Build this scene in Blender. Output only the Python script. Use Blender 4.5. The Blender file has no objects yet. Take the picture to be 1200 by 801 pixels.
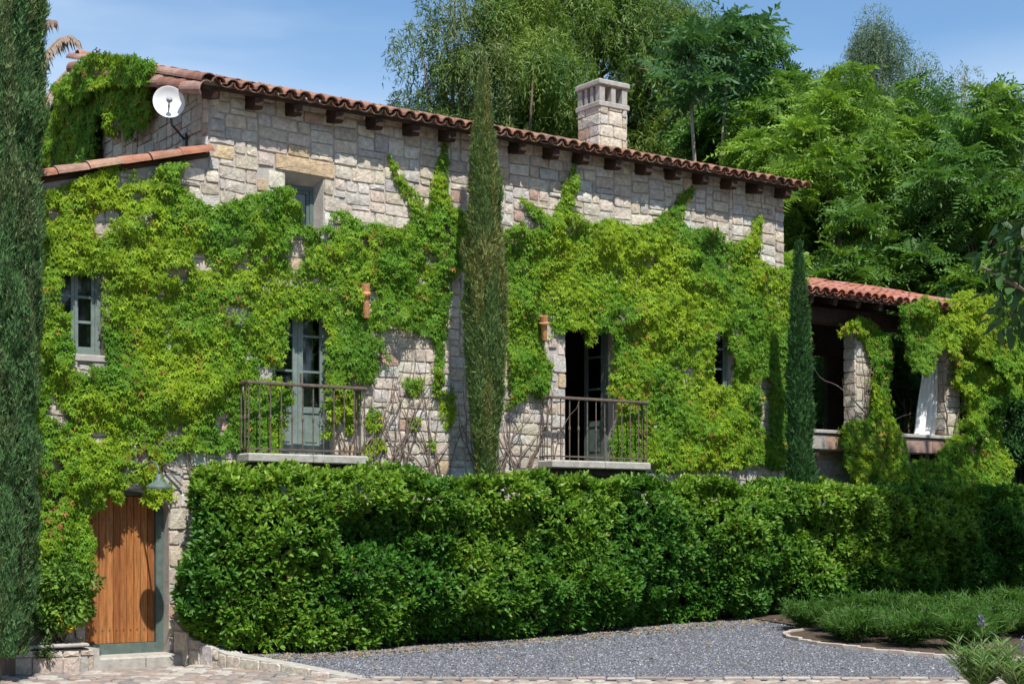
import bpy, math, random
import numpy as np
from mathutils import Vector, Matrix, Euler

rng = np.random.default_rng(7)
random.seed(7)
scene = bpy.context.scene
col = scene.collection

# ------------------------------------------------------------------ camera
A = math.atan2(1840.0, 2590.0)          # angle between the view axis and the facade
SA, CA = math.sin(A), math.cos(A)
CAMX, CAMY, CAMZ = -8.16, -20.57, 1.75
FPX, HOR = 1840.0, 615.0                # focal length and horizon, in 1200-px photo units
cam_d = bpy.data.cameras.new('camera')
cam = bpy.data.objects.new('camera', cam_d); col.objects.link(cam)
cam.location = (CAMX, CAMY, CAMZ)
cam.rotation_euler = (math.pi / 2, 0, -A_ if (A_ := math.asin(SA)) else 0)
cam_d.sensor_width = 36.0
cam_d.lens = 36.0 * FPX / 1200.0
cam_d.shift_y = (HOR - 400.5) / 1200.0
cam_d.clip_end = 2000
cam_d.clip_start = 0.1
scene.camera = cam

# ------------------------------------------------------------------ light
SUN = Vector((-0.25, -0.80, 1.36)).normalized()      # towards the sun
elev = math.asin(SUN.z)
az = math.atan2(SUN.x, SUN.y)
w = bpy.data.worlds.new('World'); scene.world = w; w.use_nodes = True
nt = w.node_tree; nt.nodes.clear()
wo = nt.nodes.new('ShaderNodeOutputWorld'); bg = nt.nodes.new('ShaderNodeBackground')
sky = nt.nodes.new('ShaderNodeTexSky'); sky.sky_type = 'NISHITA'; sky.sun_disc = False
sky.sun_elevation = elev; sky.sun_rotation = az
sky.air_density = 1.0; sky.dust_density = 0.6; sky.ozone_density = 1.6; sky.altitude = 1800
# thin veils of cirrus
tc = nt.nodes.new('ShaderNodeTexCoord'); mp = nt.nodes.new('ShaderNodeMapping')
mp.inputs['Scale'].default_value = (1.2, 1.2, 5.0)
ns = nt.nodes.new('ShaderNodeTexNoise'); ns.inputs['Scale'].default_value = 1.6; ns.inputs['Detail'].default_value = 5
ns.inputs['Roughness'].default_value = 0.55
cr = nt.nodes.new('ShaderNodeMapRange'); cr.inputs['From Min'].default_value = 0.46; cr.inputs['From Max'].default_value = 0.75
cr.inputs['To Min'].default_value = 0.0; cr.inputs['To Max'].default_value = 0.45
mx = nt.nodes.new('ShaderNodeMixRGB'); mx.inputs['Color2'].default_value = (3.7, 4.55, 5.6, 1)
nt.links.new(tc.outputs['Generated'], mp.inputs['Vector']); nt.links.new(mp.outputs[0], ns.inputs['Vector'])
sx = nt.nodes.new('ShaderNodeSeparateXYZ'); nt.links.new(tc.outputs['Generated'], sx.inputs[0])
hz = nt.nodes.new('ShaderNodeMapRange'); hz.interpolation_type = 'SMOOTHSTEP'; hz.inputs['From Min'].default_value = 0.21; hz.inputs['From Max'].default_value = 0.32
hz.inputs['To Min'].default_value = 0.85; hz.inputs['To Max'].default_value = 0.0
wob = nt.nodes.new('ShaderNodeMath'); wob.operation = 'MULTIPLY_ADD'; wob.inputs[1].default_value = -0.16; nt.links.new(ns.outputs['Fac'], wob.inputs[0]); 
wad = nt.nodes.new('ShaderNodeMath'); wad.operation = 'ADD'; wad.inputs[1].default_value = 0.075; nt.links.new(sx.outputs['Z'], wad.inputs[0]); nt.links.new(wad.outputs[0], wob.inputs[2])
nt.links.new(wob.outputs[0], hz.inputs['Value'])
mxx = nt.nodes.new('ShaderNodeMath'); mxx.operation = 'ADD'; mxx.use_clamp = True
nt.links.new(ns.outputs['Fac'], cr.inputs['Value']); nt.links.new(cr.outputs[0], mxx.inputs[0]); nt.links.new(hz.outputs[0], mxx.inputs[1]); nt.links.new(mxx.outputs[0], mx.inputs['Fac'])
tn = nt.nodes.new('ShaderNodeMixRGB'); tn.blend_type = 'MULTIPLY'; tn.inputs['Fac'].default_value = 1; tn.inputs['Color2'].default_value = (0.84, 0.97, 0.98, 1); nt.links.new(sky.outputs[0], tn.inputs['Color1']); nt.links.new(tn.outputs[0], mx.inputs['Color1']); nt.links.new(mx.outputs[0], bg.inputs['Color'])
bg.inputs['Strength'].default_value = 0.122
nt.links.new(bg.outputs[0], wo.inputs['Surface'])
sl = bpy.data.lights.new('sun', 'SUN'); sl.energy = 4.4; sl.angle = math.radians(0.53); sl.color = (1.0, 0.955, 0.88)
so = bpy.data.objects.new('sun', sl); col.objects.link(so)
so.rotation_euler = SUN.to_track_quat('Z', 'Y').to_euler()
so.location = (0, -20, 30)
scene.view_settings.view_transform = 'Standard'
scene.view_settings.look = 'None'
scene.view_settings.exposure = 0.62
scene.view_settings.gamma = 1.0
scene.cycles.max_bounces = 6
scene.cycles.diffuse_bounces = 4
scene.cycles.transparent_max_bounces = 6

# ------------------------------------------------------------------ placing helpers (photo point -> world point on a known plane)
def ray(px, py):
    u = (px - 600) / FPX; v = (HOR - py) / FPX
    return (u * CA + SA, -u * SA + CA, v)
def F(px, py, n=0.0):
    d = ray(px, py); s = (n - CAMY) / d[1]
    return (CAMX + s * d[0], n, CAMZ + s * d[2])
def S(px, py, x=1.19):
    d = ray(px, py); s = (x - CAMX) / d[0]
    return (x, CAMY + s * d[1], CAMZ + s * d[2])
def Z(px, py, depth):
    d = ray(px, py)
    return (CAMX + depth * d[0], CAMY + depth * d[1], CAMZ + depth * d[2])
def zc_of(x, y): return (x - CAMX) * SA + (y - CAMY) * CA
def ground_h(x, y):
    x = np.asarray(x, float); y = np.asarray(y, float)
    zh = np.clip((x - 4) * 0.026, 0, 0.75)
    a = zc_of(x, y) - 19.3; b = -1.3 - y
    fr = np.where(b <= 0, 1.0, np.where(a <= 0, 0.0, a / np.maximum(a + b, 1e-6)))
    return -0.14 * (1 - fr) + zh * fr
def G(px, py):
    z = 0.0
    for _ in range(6):
        d = ray(px, py); s = (z - CAMZ) / d[2]
        x, y = CAMX + s * d[0], CAMY + s * d[1]; z = float(ground_h(x, y))
    return (x, y, z)

# ------------------------------------------------------------------ noise in numpy
def vnoise(P, freq=1.0, seed=0):
    P = np.asarray(P, float) * freq + seed * 17.13
    i = np.floor(P).astype(np.int64); f = P - i; f = f * f * (3 - 2 * f)
    def h(ix, iy, iz):
        n = (ix * 374761393 + iy * 668265263 + iz * 2147483647 + seed * 974634777) & 0xffffffff
        n = ((n ^ (n >> 13)) * 1274126177) & 0xffffffff
        n = (n ^ (n >> 16)) & 0xffff
        return n / 65535.0
    r = 0
    for dx in (0, 1):
        for dy in (0, 1):
            for dz in (0, 1):
                wgt = (f[:, 0] if dx else 1 - f[:, 0]) * (f[:, 1] if dy else 1 - f[:, 1]) * (f[:, 2] if dz else 1 - f[:, 2])
                r = r + wgt * h(i[:, 0] + dx, i[:, 1] + dy, i[:, 2] + dz)
    return r
def fbm(P, freq=1.0, seed=0, oct=3):
    r = 0; a = 0.5; t = 0
    for o in range(oct):
        r = r + a * vnoise(P, freq * 2 ** o, seed + o); t += a; a *= 0.5
    return r / t
def pip(x, y, poly):
    poly = np.asarray(poly, float); inside = np.zeros(len(x), bool); j = len(poly) - 1
    for i in range(len(poly)):
        xi, yi = poly[i]; xj, yj = poly[j]
        c = ((yi > y) != (yj > y)) & (x < (xj - xi) * (y - yi) / (yj - yi + 1e-12) + xi)
        inside ^= c; j = i
    return inside

# ------------------------------------------------------------------ materials
def srgb(r, g, b):
    f = lambda c: ((c / 255 + 0.055) / 1.055) ** 2.4 if c > 10 else c / 255 / 12.92
    return (f(r), f(g), f(b))
def new_mat(name):
    m = bpy.data.materials.new(name); m.use_nodes = True
    return m, m.node_tree.nodes, m.node_tree.links, m.node_tree.nodes['Principled BSDF']
def attr_mat(name, rough=0.85, noise_scale=14, noise_amt=0.25, bump=0.3, bump_scale=30, speck=None, spec=0.3, obj_coords=False, patina=None):
    """colour from the 'Col' attribute times a fine grain, with relief"""
    m, N, L, p = new_mat(name)
    at = N.new('ShaderNodeAttribute'); at.attribute_name = 'Col'
    geo = N.new('ShaderNodeNewGeometry')
    n1 = N.new('ShaderNodeTexNoise'); n1.inputs['Scale'].default_value = noise_scale; n1.inputs['Detail'].default_value = 6; n1.inputs['Roughness'].default_value = 0.65
    L.new(geo.outputs['Position'], n1.inputs['Vector'])
    mr = N.new('ShaderNodeMapRange'); mr.inputs['From Min'].default_value = 0.3; mr.inputs['From Max'].default_value = 0.7
    mr.inputs['To Min'].default_value = 1 - noise_amt; mr.inputs['To Max'].default_value = 1 + noise_amt
    L.new(n1.outputs['Fac'], mr.inputs['Value'])
    mul = N.new('ShaderNodeMixRGB'); mul.blend_type = 'MULTIPLY'; mul.inputs['Fac'].default_value = 1
    L.new(at.outputs['Color'], mul.inputs['Color1']); L.new(mr.outputs[0], mul.inputs['Color2'])
    out = mul.outputs[0]
    if speck:
        n2 = N.new('ShaderNodeTexNoise'); n2.inputs['Scale'].default_value = speck[1]; n2.inputs['Detail'].default_value = 4
        L.new(geo.outputs['Position'], n2.inputs['Vector'])
        m2 = N.new('ShaderNodeMapRange'); m2.inputs['From Min'].default_value = speck[2]; m2.inputs['From Max'].default_value = speck[2] + 0.09
        m2.inputs['To Max'].default_value = speck[3]
        L.new(n2.outputs['Fac'], m2.inputs['Value'])
        x2 = N.new('ShaderNodeMixRGB'); x2.inputs['Color2'].default_value = (*speck[0], 1)
        L.new(m2.outputs[0], x2.inputs['Fac']); L.new(out, x2.inputs['Color1']); out = x2.outputs[0]
    if patina:
        n3 = N.new('ShaderNodeTexNoise'); n3.inputs['Scale'].default_value = patina[1]; n3.inputs['Detail'].default_value = 6; n3.inputs['Roughness'].default_value = 0.7
        mp3 = N.new('ShaderNodeMapping'); mp3.inputs['Scale'].default_value = (1.3, 1.3, .45); L.new(geo.outputs['Position'], mp3.inputs['Vector']); L.new(mp3.outputs[0], n3.inputs['Vector'])
        m3 = N.new('ShaderNodeMapRange'); m3.inputs['From Min'].default_value = patina[2]; m3.inputs['From Max'].default_value = patina[2] + 0.12
        m3.inputs['To Max'].default_value = patina[3]
        L.new(n3.outputs['Fac'], m3.inputs['Value'])
        x3 = N.new('ShaderNodeMixRGB'); x3.inputs['Color2'].default_value = (*patina[0], 1)
        L.new(m3.outputs[0], x3.inputs['Fac']); L.new(out, x3.inputs['Color1']); out = x3.outputs[0]
    L.new(out, p.inputs['Base Color'])
    p.inputs['Roughness'].default_value = rough; p.inputs['Specular IOR Level'].default_value = spec
    if bump:
        nb = N.new('ShaderNodeTexNoise'); nb.inputs['Scale'].default_value = bump_scale; nb.inputs['Detail'].default_value = 6; nb.inputs['Roughness'].default_value = 0.7
        L.new(geo.outputs['Position'], nb.inputs['Vector'])
        b = N.new('ShaderNodeBump'); b.inputs['Strength'].default_value = bump; b.inputs['Distance'].default_value = 0.02
        L.new(nb.outputs['Fac'], b.inputs['Height']); L.new(b.outputs[0], p.inputs['Normal'])
    return m
def flat_mat(name, c1, c2, scale=6, rough=0.8, bump=0.2, bump_scale=40, spec=0.3, stretch=None, metal=0.0):
    m, N, L, p = new_mat(name)
    geo = N.new('ShaderNodeNewGeometry'); vec = geo.outputs['Position']
    if stretch:
        mp_ = N.new('ShaderNodeMapping'); mp_.inputs['Scale'].default_value = stretch; L.new(vec, mp_.inputs['Vector']); vec = mp_.outputs[0]
    n1 = N.new('ShaderNodeTexNoise'); n1.inputs['Scale'].default_value = scale; n1.inputs['Detail'].default_value = 7; n1.inputs['Roughness'].default_value = 0.65
    L.new(vec, n1.inputs['Vector'])
    r = N.new('ShaderNodeValToRGB'); r.color_ramp.elements[0].position = 0.33; r.color_ramp.elements[1].position = 0.67
    r.color_ramp.elements[0].color = (*c1, 1); r.color_ramp.elements[1].color = (*c2, 1)
    L.new(n1.outputs['Fac'], r.inputs['Fac']); L.new(r.outputs[0], p.inputs['Base Color'])
    p.inputs['Roughness'].default_value = rough; p.inputs['Specular IOR Level'].default_value = spec; p.inputs['Metallic'].default_value = metal
    if bump:
        nb = N.new('ShaderNodeTexNoise'); nb.inputs['Scale'].default_value = bump_scale; nb.inputs['Detail'].default_value = 5
        L.new(vec, nb.inputs['Vector'])
        b = N.new('ShaderNodeBump'); b.inputs['Strength'].default_value = bump; b.inputs['Distance'].default_value = 0.01
        L.new(nb.outputs['Fac'], b.inputs['Height']); L.new(b.outputs[0], p.inputs['Normal'])
    return m
def leaf_mat(name, rough=0.5, spec=0.4, trans=0.35, tint=(1.15, 1.15, 0.6)):
    m, N, L, p = new_mat(name)
    at = N.new('ShaderNodeAttribute'); at.attribute_name = 'Col'
    L.new(at.outputs['Color'], p.inputs['Base Color'])
    p.inputs['Roughness'].default_value = rough; p.inputs['Specular IOR Level'].default_value = spec
    tr = N.new('ShaderNodeBsdfTranslucent')
    mu = N.new('ShaderNodeMixRGB'); mu.blend_type = 'MULTIPLY'; mu.inputs['Fac'].default_value = 1; mu.inputs['Color2'].default_value = (*tint, 1)
    L.new(at.outputs['Color'], mu.inputs['Color1']); L.new(mu.outputs[0], tr.inputs['Color'])
    mix = N.new('ShaderNodeMixShader'); mix.inputs['Fac'].default_value = trans
    L.new(p.outputs[0], mix.inputs[1]); L.new(tr.outputs[0], mix.inputs[2])
    L.new(mix.outputs[0], N['Material Output'].inputs['Surface'])
    return m

M = {}
M['stone'] = attr_mat('stone', 0.92, 16, 0.30, 1.0, 22, speck=((0.20, 0.13, 0.08), 60, 0.60, 0.55), patina=((0.30, 0.29, 0.27), 3.2, 0.58, 0.45))
M['mortar'] = flat_mat('mortar', (0.32, 0.295, 0.265), (0.46, 0.425, 0.385), 7, 0.95, 0.7, 30)
M['tile'] = attr_mat('terracotta', 0.85, 9, 0.30, 0.4, 45, speck=((0.10, 0.075, 0.06), 38, 0.60, 0.6), patina=((0.30, 0.27, 0.21), 7, 0.60, 0.55))
M['rafter'] = flat_mat('dark_timber', (0.028, 0.015, 0.010), (0.065, 0.034, 0.022), 8, 0.8, 0.4, 30, stretch=(1, .2, 1))
M['deck'] = flat_mat('roof_boards', (0.05, 0.035, 0.025), (0.09, 0.06, 0.045), 8, 0.9, 0.2)
M['paint'] = flat_mat('grey_green_paint', (0.075, 0.108, 0.098), (0.12, 0.160, 0.142), 9, 0.55, 0.15, 60)
M['paint_pale'] = flat_mat('grey_green_paint_faded', (0.115, 0.16, 0.148), (0.20, 0.25, 0.23), 9, 0.6, 0.15, 60)
M['iron'] = flat_mat('weathered_iron', (0.085, 0.060, 0.045), (0.16, 0.125, 0.10), 20, 0.7, 0.3, 60, metal=0.0)
M['slab'] = flat_mat('pale_stone_slab', (0.30, 0.28, 0.25), (0.44, 0.42, 0.38), 9, 0.9, 0.6, 30)
M['pink_slab'] = attr_mat('pink_stone_slab', 0.9, 7, 0.22, 0.5, 26, speck=((0.12, 0.08, 0.06), 22, 0.60, 0.5))
M['doorwood'] = attr_mat('door_wood', 0.6, 5, 0.1, 0.25, 30, spec=0.35)
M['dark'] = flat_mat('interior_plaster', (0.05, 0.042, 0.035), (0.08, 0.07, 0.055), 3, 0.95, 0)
M['curtain'] = flat_mat('white_curtain', (0.62, 0.63, 0.62), (0.74, 0.75, 0.74), 4, 0.85, 0.1)
M['net'] = flat_mat('grey_net', (0.20, 0.19, 0.185), (0.27, 0.26, 0.25), 4, 0.9, 0.1)
M['dish'] = flat_mat('white_enamel', (0.74, 0.76, 0.78), (0.80, 0.82, 0.84), 5, 0.35, 0)
M['dishgrey'] = flat_mat('grey_plastic', (0.30, 0.31, 0.33), (0.42, 0.43, 0.45), 5, 0.5, 0)
M['steel'] = flat_mat('dark_steel', (0.06, 0.065, 0.065), (0.10, 0.11, 0.11), 20, 0.45, 0.1, metal=0.5)
M['bark'] = flat_mat('bark', (0.10, 0.075, 0.055), (0.22, 0.17, 0.13), 9, 0.95, 0.8, 20, stretch=(1, 1, .3))
M['palebark'] = flat_mat('pale_bark', (0.24, 0.19, 0.14), (0.38, 0.31, 0.24), 9, 0.95, 0.6, 20, stretch=(1, 1, .3))
M['vinestem'] = flat_mat('vine_stem', (0.11, 0.08, 0.065), (0.21, 0.165, 0.14), 20, 0.95, 0.5, 40)
M['drypalm'] = flat_mat('dry_palm', (0.26, 0.19, 0.14), (0.42, 0.34, 0.28), 20, 0.9, 0.3, 40)
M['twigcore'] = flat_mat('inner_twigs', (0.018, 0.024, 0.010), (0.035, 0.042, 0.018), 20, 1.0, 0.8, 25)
M['soil'] = flat_mat('soil', (0.035, 0.025, 0.018), (0.10, 0.07, 0.05), 14, 0.98, 1.0, 18)
M['grass'] = flat_mat('rough_ground', (0.045, 0.06, 0.022), (0.10, 0.09, 0.05), 2, 0.98, 0.6, 10)
M['cobble'] = attr_mat('cobble', 0.85, 16, 0.2, 0.4, 50)
M['road'] = flat_mat('road_mortar', (0.20, 0.165, 0.14), (0.34, 0.29, 0.245), 8, 0.95, 0.6, 30)
M['gravel'] = flat_mat('gravel_bed', (0.06, 0.066, 0.078), (0.14, 0.150, 0.170), 38, 0.95, 1.0, 60)
M['pebble'] = attr_mat('pebble', 0.8, 60, 0.1, 0)
M['ivy'] = leaf_mat('ivy_leaf', 0.6, 0.2, 0.34, (1.1, 1.2, 0.45))
M['laurel'] = leaf_mat('laurel_leaf', 0.46, 0.28, 0.34)
M['needle'] = leaf_mat('cypress_needle', 0.7, 0.25, 0.12, (1, 1, .8))
M['tree'] = leaf_mat('tree_leaf', 0.5, 0.35, 0.40)
M['flower'] = leaf_mat('petals', 0.6, 0.2, 0.3, (1, 1, 1))
def glass():
    m, N, L, p = new_mat('window_glass')
    tr = N.new('ShaderNodeBsdfTransparent'); tr.inputs['Color'].default_value = (0.55, 0.6, 0.6, 1)
    gl = N.new('ShaderNodeBsdfGlossy'); gl.inputs['Roughness'].default_value = 0.03
    fr = N.new('ShaderNodeFresnel'); fr.inputs['IOR'].default_value = 1.55
    ns_ = N.new('ShaderNodeTexNoise'); ns_.inputs['Scale'].default_value = 3; b = N.new('ShaderNodeBump'); b.inputs['Strength'].default_value = 0.12
    L.new(ns_.outputs['Fac'], b.inputs['Height']); L.new(b.outputs[0], gl.inputs['Normal'])
    ad = N.new('ShaderNodeMath'); ad.operation = 'ADD'; ad.inputs[1].default_value = 0.03; L.new(fr.outputs[0], ad.inputs[0])
    mix = N.new('ShaderNodeMixShader'); L.new(ad.outputs[0], mix.inputs['Fac']); L.new(tr.outputs[0], mix.inputs[1]); L.new(gl.outputs[0], mix.inputs[2])
    L.new(mix.outputs[0], N['Material Output'].inputs['Surface'])
    return m
M['glass'] = glass()
def wood_grain():
    m = M['doorwood']; N = m.node_tree.nodes; L = m.node_tree.links
    p = N['Principled BSDF']; src = p.inputs['Base Color'].links[0].from_socket
    geo = N.new('ShaderNodeNewGeometry'); mp_ = N.new('ShaderNodeMapping'); mp_.inputs['Scale'].default_value = (1, 1, 0.06)
    L.new(geo.outputs['Position'], mp_.inputs['Vector'])
    n = N.new('ShaderNodeTexNoise'); n.inputs['Scale'].default_value = 55; n.inputs['Detail'].default_value = 5; n.inputs['Distortion'].default_value = 0.6
    L.new(mp_.outputs[0], n.inputs['Vector'])
    r = N.new('ShaderNodeMapRange'); r.inputs['From Min'].default_value = 0.35; r.inputs['From Max'].default_value = 0.65; r.inputs['To Min'].default_value = 0.62; r.inputs['To Max'].default_value = 1.18
    L.new(n.outputs['Fac'], r.inputs['Value'])
    mu = N.new('ShaderNodeMixRGB'); mu.blend_type = 'MULTIPLY'; mu.inputs['Fac'].default_value = 1
    L.new(src, mu.inputs['Color1']); L.new(r.outputs[0], mu.inputs['Color2']); L.new(mu.outputs[0], p.inputs['Base Color'])
wood_grain()

# ------------------------------------------------------------------ object helpers
def link_mesh(name, me, mat, parent=None, loc=None):
    o = bpy.data.objects.new(name, me); col.objects.link(o)
    if mat is not None and len(me.materials) == 0: me.materials.append(mat)
    if parent is not None: o.parent = parent
    if loc is not None: o.location = loc
    return o
def tag(o, label=None, cat=None, group=None, kind=None):
    if label: o['label'] = label
    if cat: o['category'] = cat
    if group: o['group'] = group
    if kind: o['kind'] = kind
    return o
def thing(name, label, cat, loc=(0, 0, 0), group=None):
    o = bpy.data.objects.new(name, None); o.empty_display_size = 0.2; col.objects.link(o); o.location = loc
    return tag(o, label, cat, group)
def shift_to(parent, me):
    """meshes are written in world coordinates; make them local to the parent's place"""
    me.transform(Matrix.Translation(-Vector(parent.location))); return me
def np_mesh(name, V, tris, C=None, smooth=False):
    V = np.ascontiguousarray(V, np.float32); tris = np.ascontiguousarray(tris, np.int32)
    me = bpy.data.meshes.new(name)
    me.vertices.add(len(V)); me.vertices.foreach_set('co', V.ravel())
    me.loops.add(tris.size); me.loops.foreach_set('vertex_index', tris.ravel())
    me.polygons.add(len(tris)); me.polygons.foreach_set('loop_start', np.arange(0, tris.size, 3, dtype=np.int32))
    if smooth: me.polygons.foreach_set('use_smooth', np.ones(len(tris), bool))
    if C is not None:
        C = np.asarray(C, np.float32)
        if C.shape[1] == 3: C = np.concatenate([C, np.ones((len(C), 1), np.float32)], 1)
        a = me.color_attributes.new('Col', 'FLOAT_COLOR', 'POINT'); a.data.foreach_set('color', np.ascontiguousarray(C).ravel())
    me.update(calc_edges=True)
    return me
class MB:
    def __init__(s): s.v = []; s.f = []; s.c = []
    def add(s, V, Fs, c=(1, 1, 1)):
        b = len(s.v); s.v += [tuple(x) for x in V]; s.f += [tuple(b + i for i in f) for f in Fs]; s.c += [tuple(c)] * len(V); return s
    def box(s, x0, x1, y0, y1, z0, z1, c=(1, 1, 1), bev=0.0, M4=None):
        if bev > 0:
            b = bev; V = []
            for (zz, i) in ((z0, b), (z0 + b, 0), (z1 - b, 0), (z1, b)):
                if i: ring = [(x0 + b, y0 + b), (x1 - b, y0 + b), (x1 - b, y1 - b), (x0 + b, y1 - b)]
                else: ring = [(x0, y0), (x1, y0), (x1, y1), (x0, y1)]
                V += [(p[0], p[1], zz) for p in ring]
            Fs = [(3, 2, 1, 0), (12, 13, 14, 15)]
            for r in range(3):
                for k in range(4): Fs.append((r * 4 + k, r * 4 + (k + 1) % 4, r * 4 + 4 + (k + 1) % 4, r * 4 + 4 + k))
        else:
            V = [(x0, y0, z0), (x1, y0, z0), (x1, y1, z0), (x0, y1, z0), (x0, y0, z1), (x1, y0, z1), (x1, y1, z1), (x0, y1, z1)]
            Fs = [(3, 2, 1, 0), (4, 5, 6, 7), (0, 1, 5, 4), (1, 2, 6, 5), (2, 3, 7, 6), (3, 0, 4, 7)]
        if M4 is not None: V = [tuple(M4 @ Vector(p)) for p in V]
        return s.add(V, Fs, c)
    def tube(s, pts, rad, seg=6, c=(1, 1, 1), caps=True):
        pts = [Vector(p) for p in pts]; n = len(pts)
        if not hasattr(rad, '__len__'): rad = [rad] * n
        V = []; prev = None
        for i, p in enumerate(pts):
            d = (pts[min(i + 1, n - 1)] - pts[max(i - 1, 0)]).normalized()
            if prev is None: a = d.orthogonal().normalized()
            else: a = (prev - d * prev.dot(d)); a = a.normalized() if a.length > 1e-5 else d.orthogonal().normalized()
            prev = a; b = d.cross(a)
            for k in range(seg):
                t = 2 * math.pi * k / seg; V.append(p + (a * math.cos(t) + b * math.sin(t)) * rad[i])
        Fs = []
        for i in range(n - 1):
            for k in range(seg):
                Fs.append((i * seg + k, i * seg + (k + 1) % seg, (i + 1) * seg + (k + 1) % seg, (i + 1) * seg + k))
        if caps: Fs.append(tuple(range(seg))[::-1]); Fs.append(tuple((n - 1) * seg + k for k in range(seg)))
        return s.add(V, Fs, c)
    def lathe(s, prof, seg=24, M4=Matrix.Identity(4), c=(1, 1, 1)):
        V = []; Fs = []
        for r, z in prof:
            for k in range(seg):
                t = 2 * math.pi * k / seg; V.append(tuple(M4 @ Vector((r * math.cos(t), r * math.sin(t), z))))
        for i in range(len(prof) - 1):
            for k in range(seg): Fs.append((i * seg + k, i * seg + (k + 1) % seg, (i + 1) * seg + (k + 1) % seg, (i + 1) * seg + k))
        return s.add(V, Fs, c)
    def prism(s, poly, axis, a0, a1, c=(1, 1, 1)):
        """polygon of (p,q) extruded along axis ('x': poly=(y,z); 'y': poly=(x,z); 'z': poly=(x,y))"""
        n = len(poly)
        mk = {'x': lambda p, a: (a, p[0], p[1]), 'y': lambda p, a: (p[0], a, p[1]), 'z': lambda p, a: (p[0], p[1], a)}[axis]
        V = [mk(p, a0) for p in poly] + [mk(p, a1) for p in poly]
        Fs = [tuple(range(n))[::-1], tuple(range(n, 2 * n))] + [(k, (k + 1) % n, n + (k + 1) % n, n + k) for k in range(n)]
        return s.add(V, Fs, c)
    def mesh(s, name, smooth=False, col_attr=True):
        me = bpy.data.meshes.new(name); me.from_pydata(s.v, [], s.f)
        if col_attr:
            a = me.color_attributes.new('Col', 'FLOAT_COLOR', 'POINT')
            a.data.foreach_set('color', np.concatenate([np.asarray(s.c, np.float32), np.ones((len(s.c), 1), np.float32)], 1).ravel())
        if smooth: me.polygons.foreach_set('use_smooth', np.ones(len(me.polygons), bool))
        me.update(); return me
    def build(s, name, mat, parent=None, smooth=False, fix=True):
        me = s.mesh(name, smooth)
        if fix:
            import bmesh
            bm = bmesh.new(); bm.from_mesh(me); bmesh.ops.recalc_face_normals(bm, faces=bm.faces); bm.to_mesh(me); bm.free()
        if parent is not None:
            off = Vector(parent.location); q = parent.parent
            while q is not None: off = off + Vector(q.location); q = q.parent
            me.transform(Matrix.Translation(-off))
        return link_mesh(name, me, mat, parent)

def np_obj(name, V, T, C, mat, parent=None, smooth=False):
    if parent is not None: V = V - np.array(parent.location)
    return link_mesh(name, np_mesh(name, V, T, C, smooth), mat, parent)

# leaf templates: x across, y towards the tip, z up
LOBED = (np.array([(0, 0, 0), (.46, .42, -.10), (.17, .50, .02), (0, 1, -.14), (-.17, .50, .02), (-.46, .42, -.10)], float), np.array([(0, 1, 2), (0, 2, 3), (0, 3, 4), (0, 4, 5)]))
def palm5():
    V = []; Fs = []
    for ang_, L_ in ((-105, .62), (-52, .88), (0, 1.0), (52, .88), (105, .62)):
        a = math.radians(ang_); d = np.array([math.sin(a), math.cos(a)]); p = np.array([d[1], -d[0]]); b = len(V)
        V += [(*(d * L_ * .22 + p * .23 * L_), .02), (*(d * L_), -.20 * L_), (*(d * L_ * .34 - p * .23 * L_), .0)]; Fs += [(b, b + 1, b + 2)]
    return np.array(V, float), np.array(Fs)
PALM5 = palm5()
OVAL = (np.array([(0, 0, 0), (.24, .38, .05), (.17, .75, .0), (0, 1, -.08), (-.17, .75, .0), (-.24, .38, .05), (0, .45, -.03)], float), np.array([(0, 1, 6), (1, 2, 6), (2, 3, 6), (3, 4, 6), (4, 5, 6), (5, 0, 6)]))
KITE = (np.array([(0, 0, 0), (.24, .45, .06), (0, 1, -.05), (-.24, .45, .06)], float), np.array([(0, 1, 2), (0, 2, 3)]))
SLIM = (np.array([(0, 0, 0), (.085, .45, .0), (0, 1, -.06), (-.085, .45, .0)], float), np.array([(0, 1, 2), (0, 2, 3)]))
NEEDLE = (np.array([(-.11, .12, 0), (.11, .0, .0), (0, 1, 0)], float), np.array([(0, 1, 2)]))
LAUREL = (np.array([(0, 0, 0), (.20, .32, .05), (.16, .70, .0), (0, 1, -.08), (-.16, .70, .0), (-.20, .32, .05)], float), np.array([(0, 1, 5), (1, 2, 4), (1, 4, 5), (2, 3, 4)]))
SLIVER = (np.array([(-.08, .10, 0), (.09, .28, .0), (0, 1, -.06)], float), np.array([(0, 1, 2)]))
NEEDLE2 = (np.array([(0, 0, 0), (.045, .45, .0), (0, 1, -.12), (-.045, .45, 0)], float), np.array([(0, 1, 2), (0, 2, 3)]))
def nrm(a): return a / np.maximum(np.linalg.norm(a, axis=1, keepdims=True), 1e-9)
def scatter(T, P, Nn, U, Sz, C):
    TV, TF = T; n = len(P)
    U = nrm(U); Nn = Nn - U * np.sum(Nn * U, 1, keepdims=True); Nn = nrm(Nn); X = np.cross(U, Nn)
    Sz = np.asarray(Sz, float).reshape(-1, 1, 1) * np.ones((n, 1, 1))
    V = P[:, None, :] + Sz * (TV[None, :, 0:1] * X[:, None, :] + TV[None, :, 1:2] * U[:, None, :] + TV[None, :, 2:3] * Nn[:, None, :])
    k = len(TV)
    Fs = (TF[None, :, :] + (np.arange(n) * k)[:, None, None]).reshape(-1, 3)
    return V.reshape(-1, 3), Fs, np.repeat(C, k, axis=0)
def join(parts):
    Vs, Fs, Cs = [], [], []; b = 0
    for V, Fx, C in parts:
        Vs.append(V); Fs.append(Fx + b); Cs.append(C); b += len(V)
    return np.concatenate(Vs), np.concatenate(Fs), np.concatenate(Cs)
def rv(n, s=1.0): return rng.normal(0, s, (n, 3))
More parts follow.
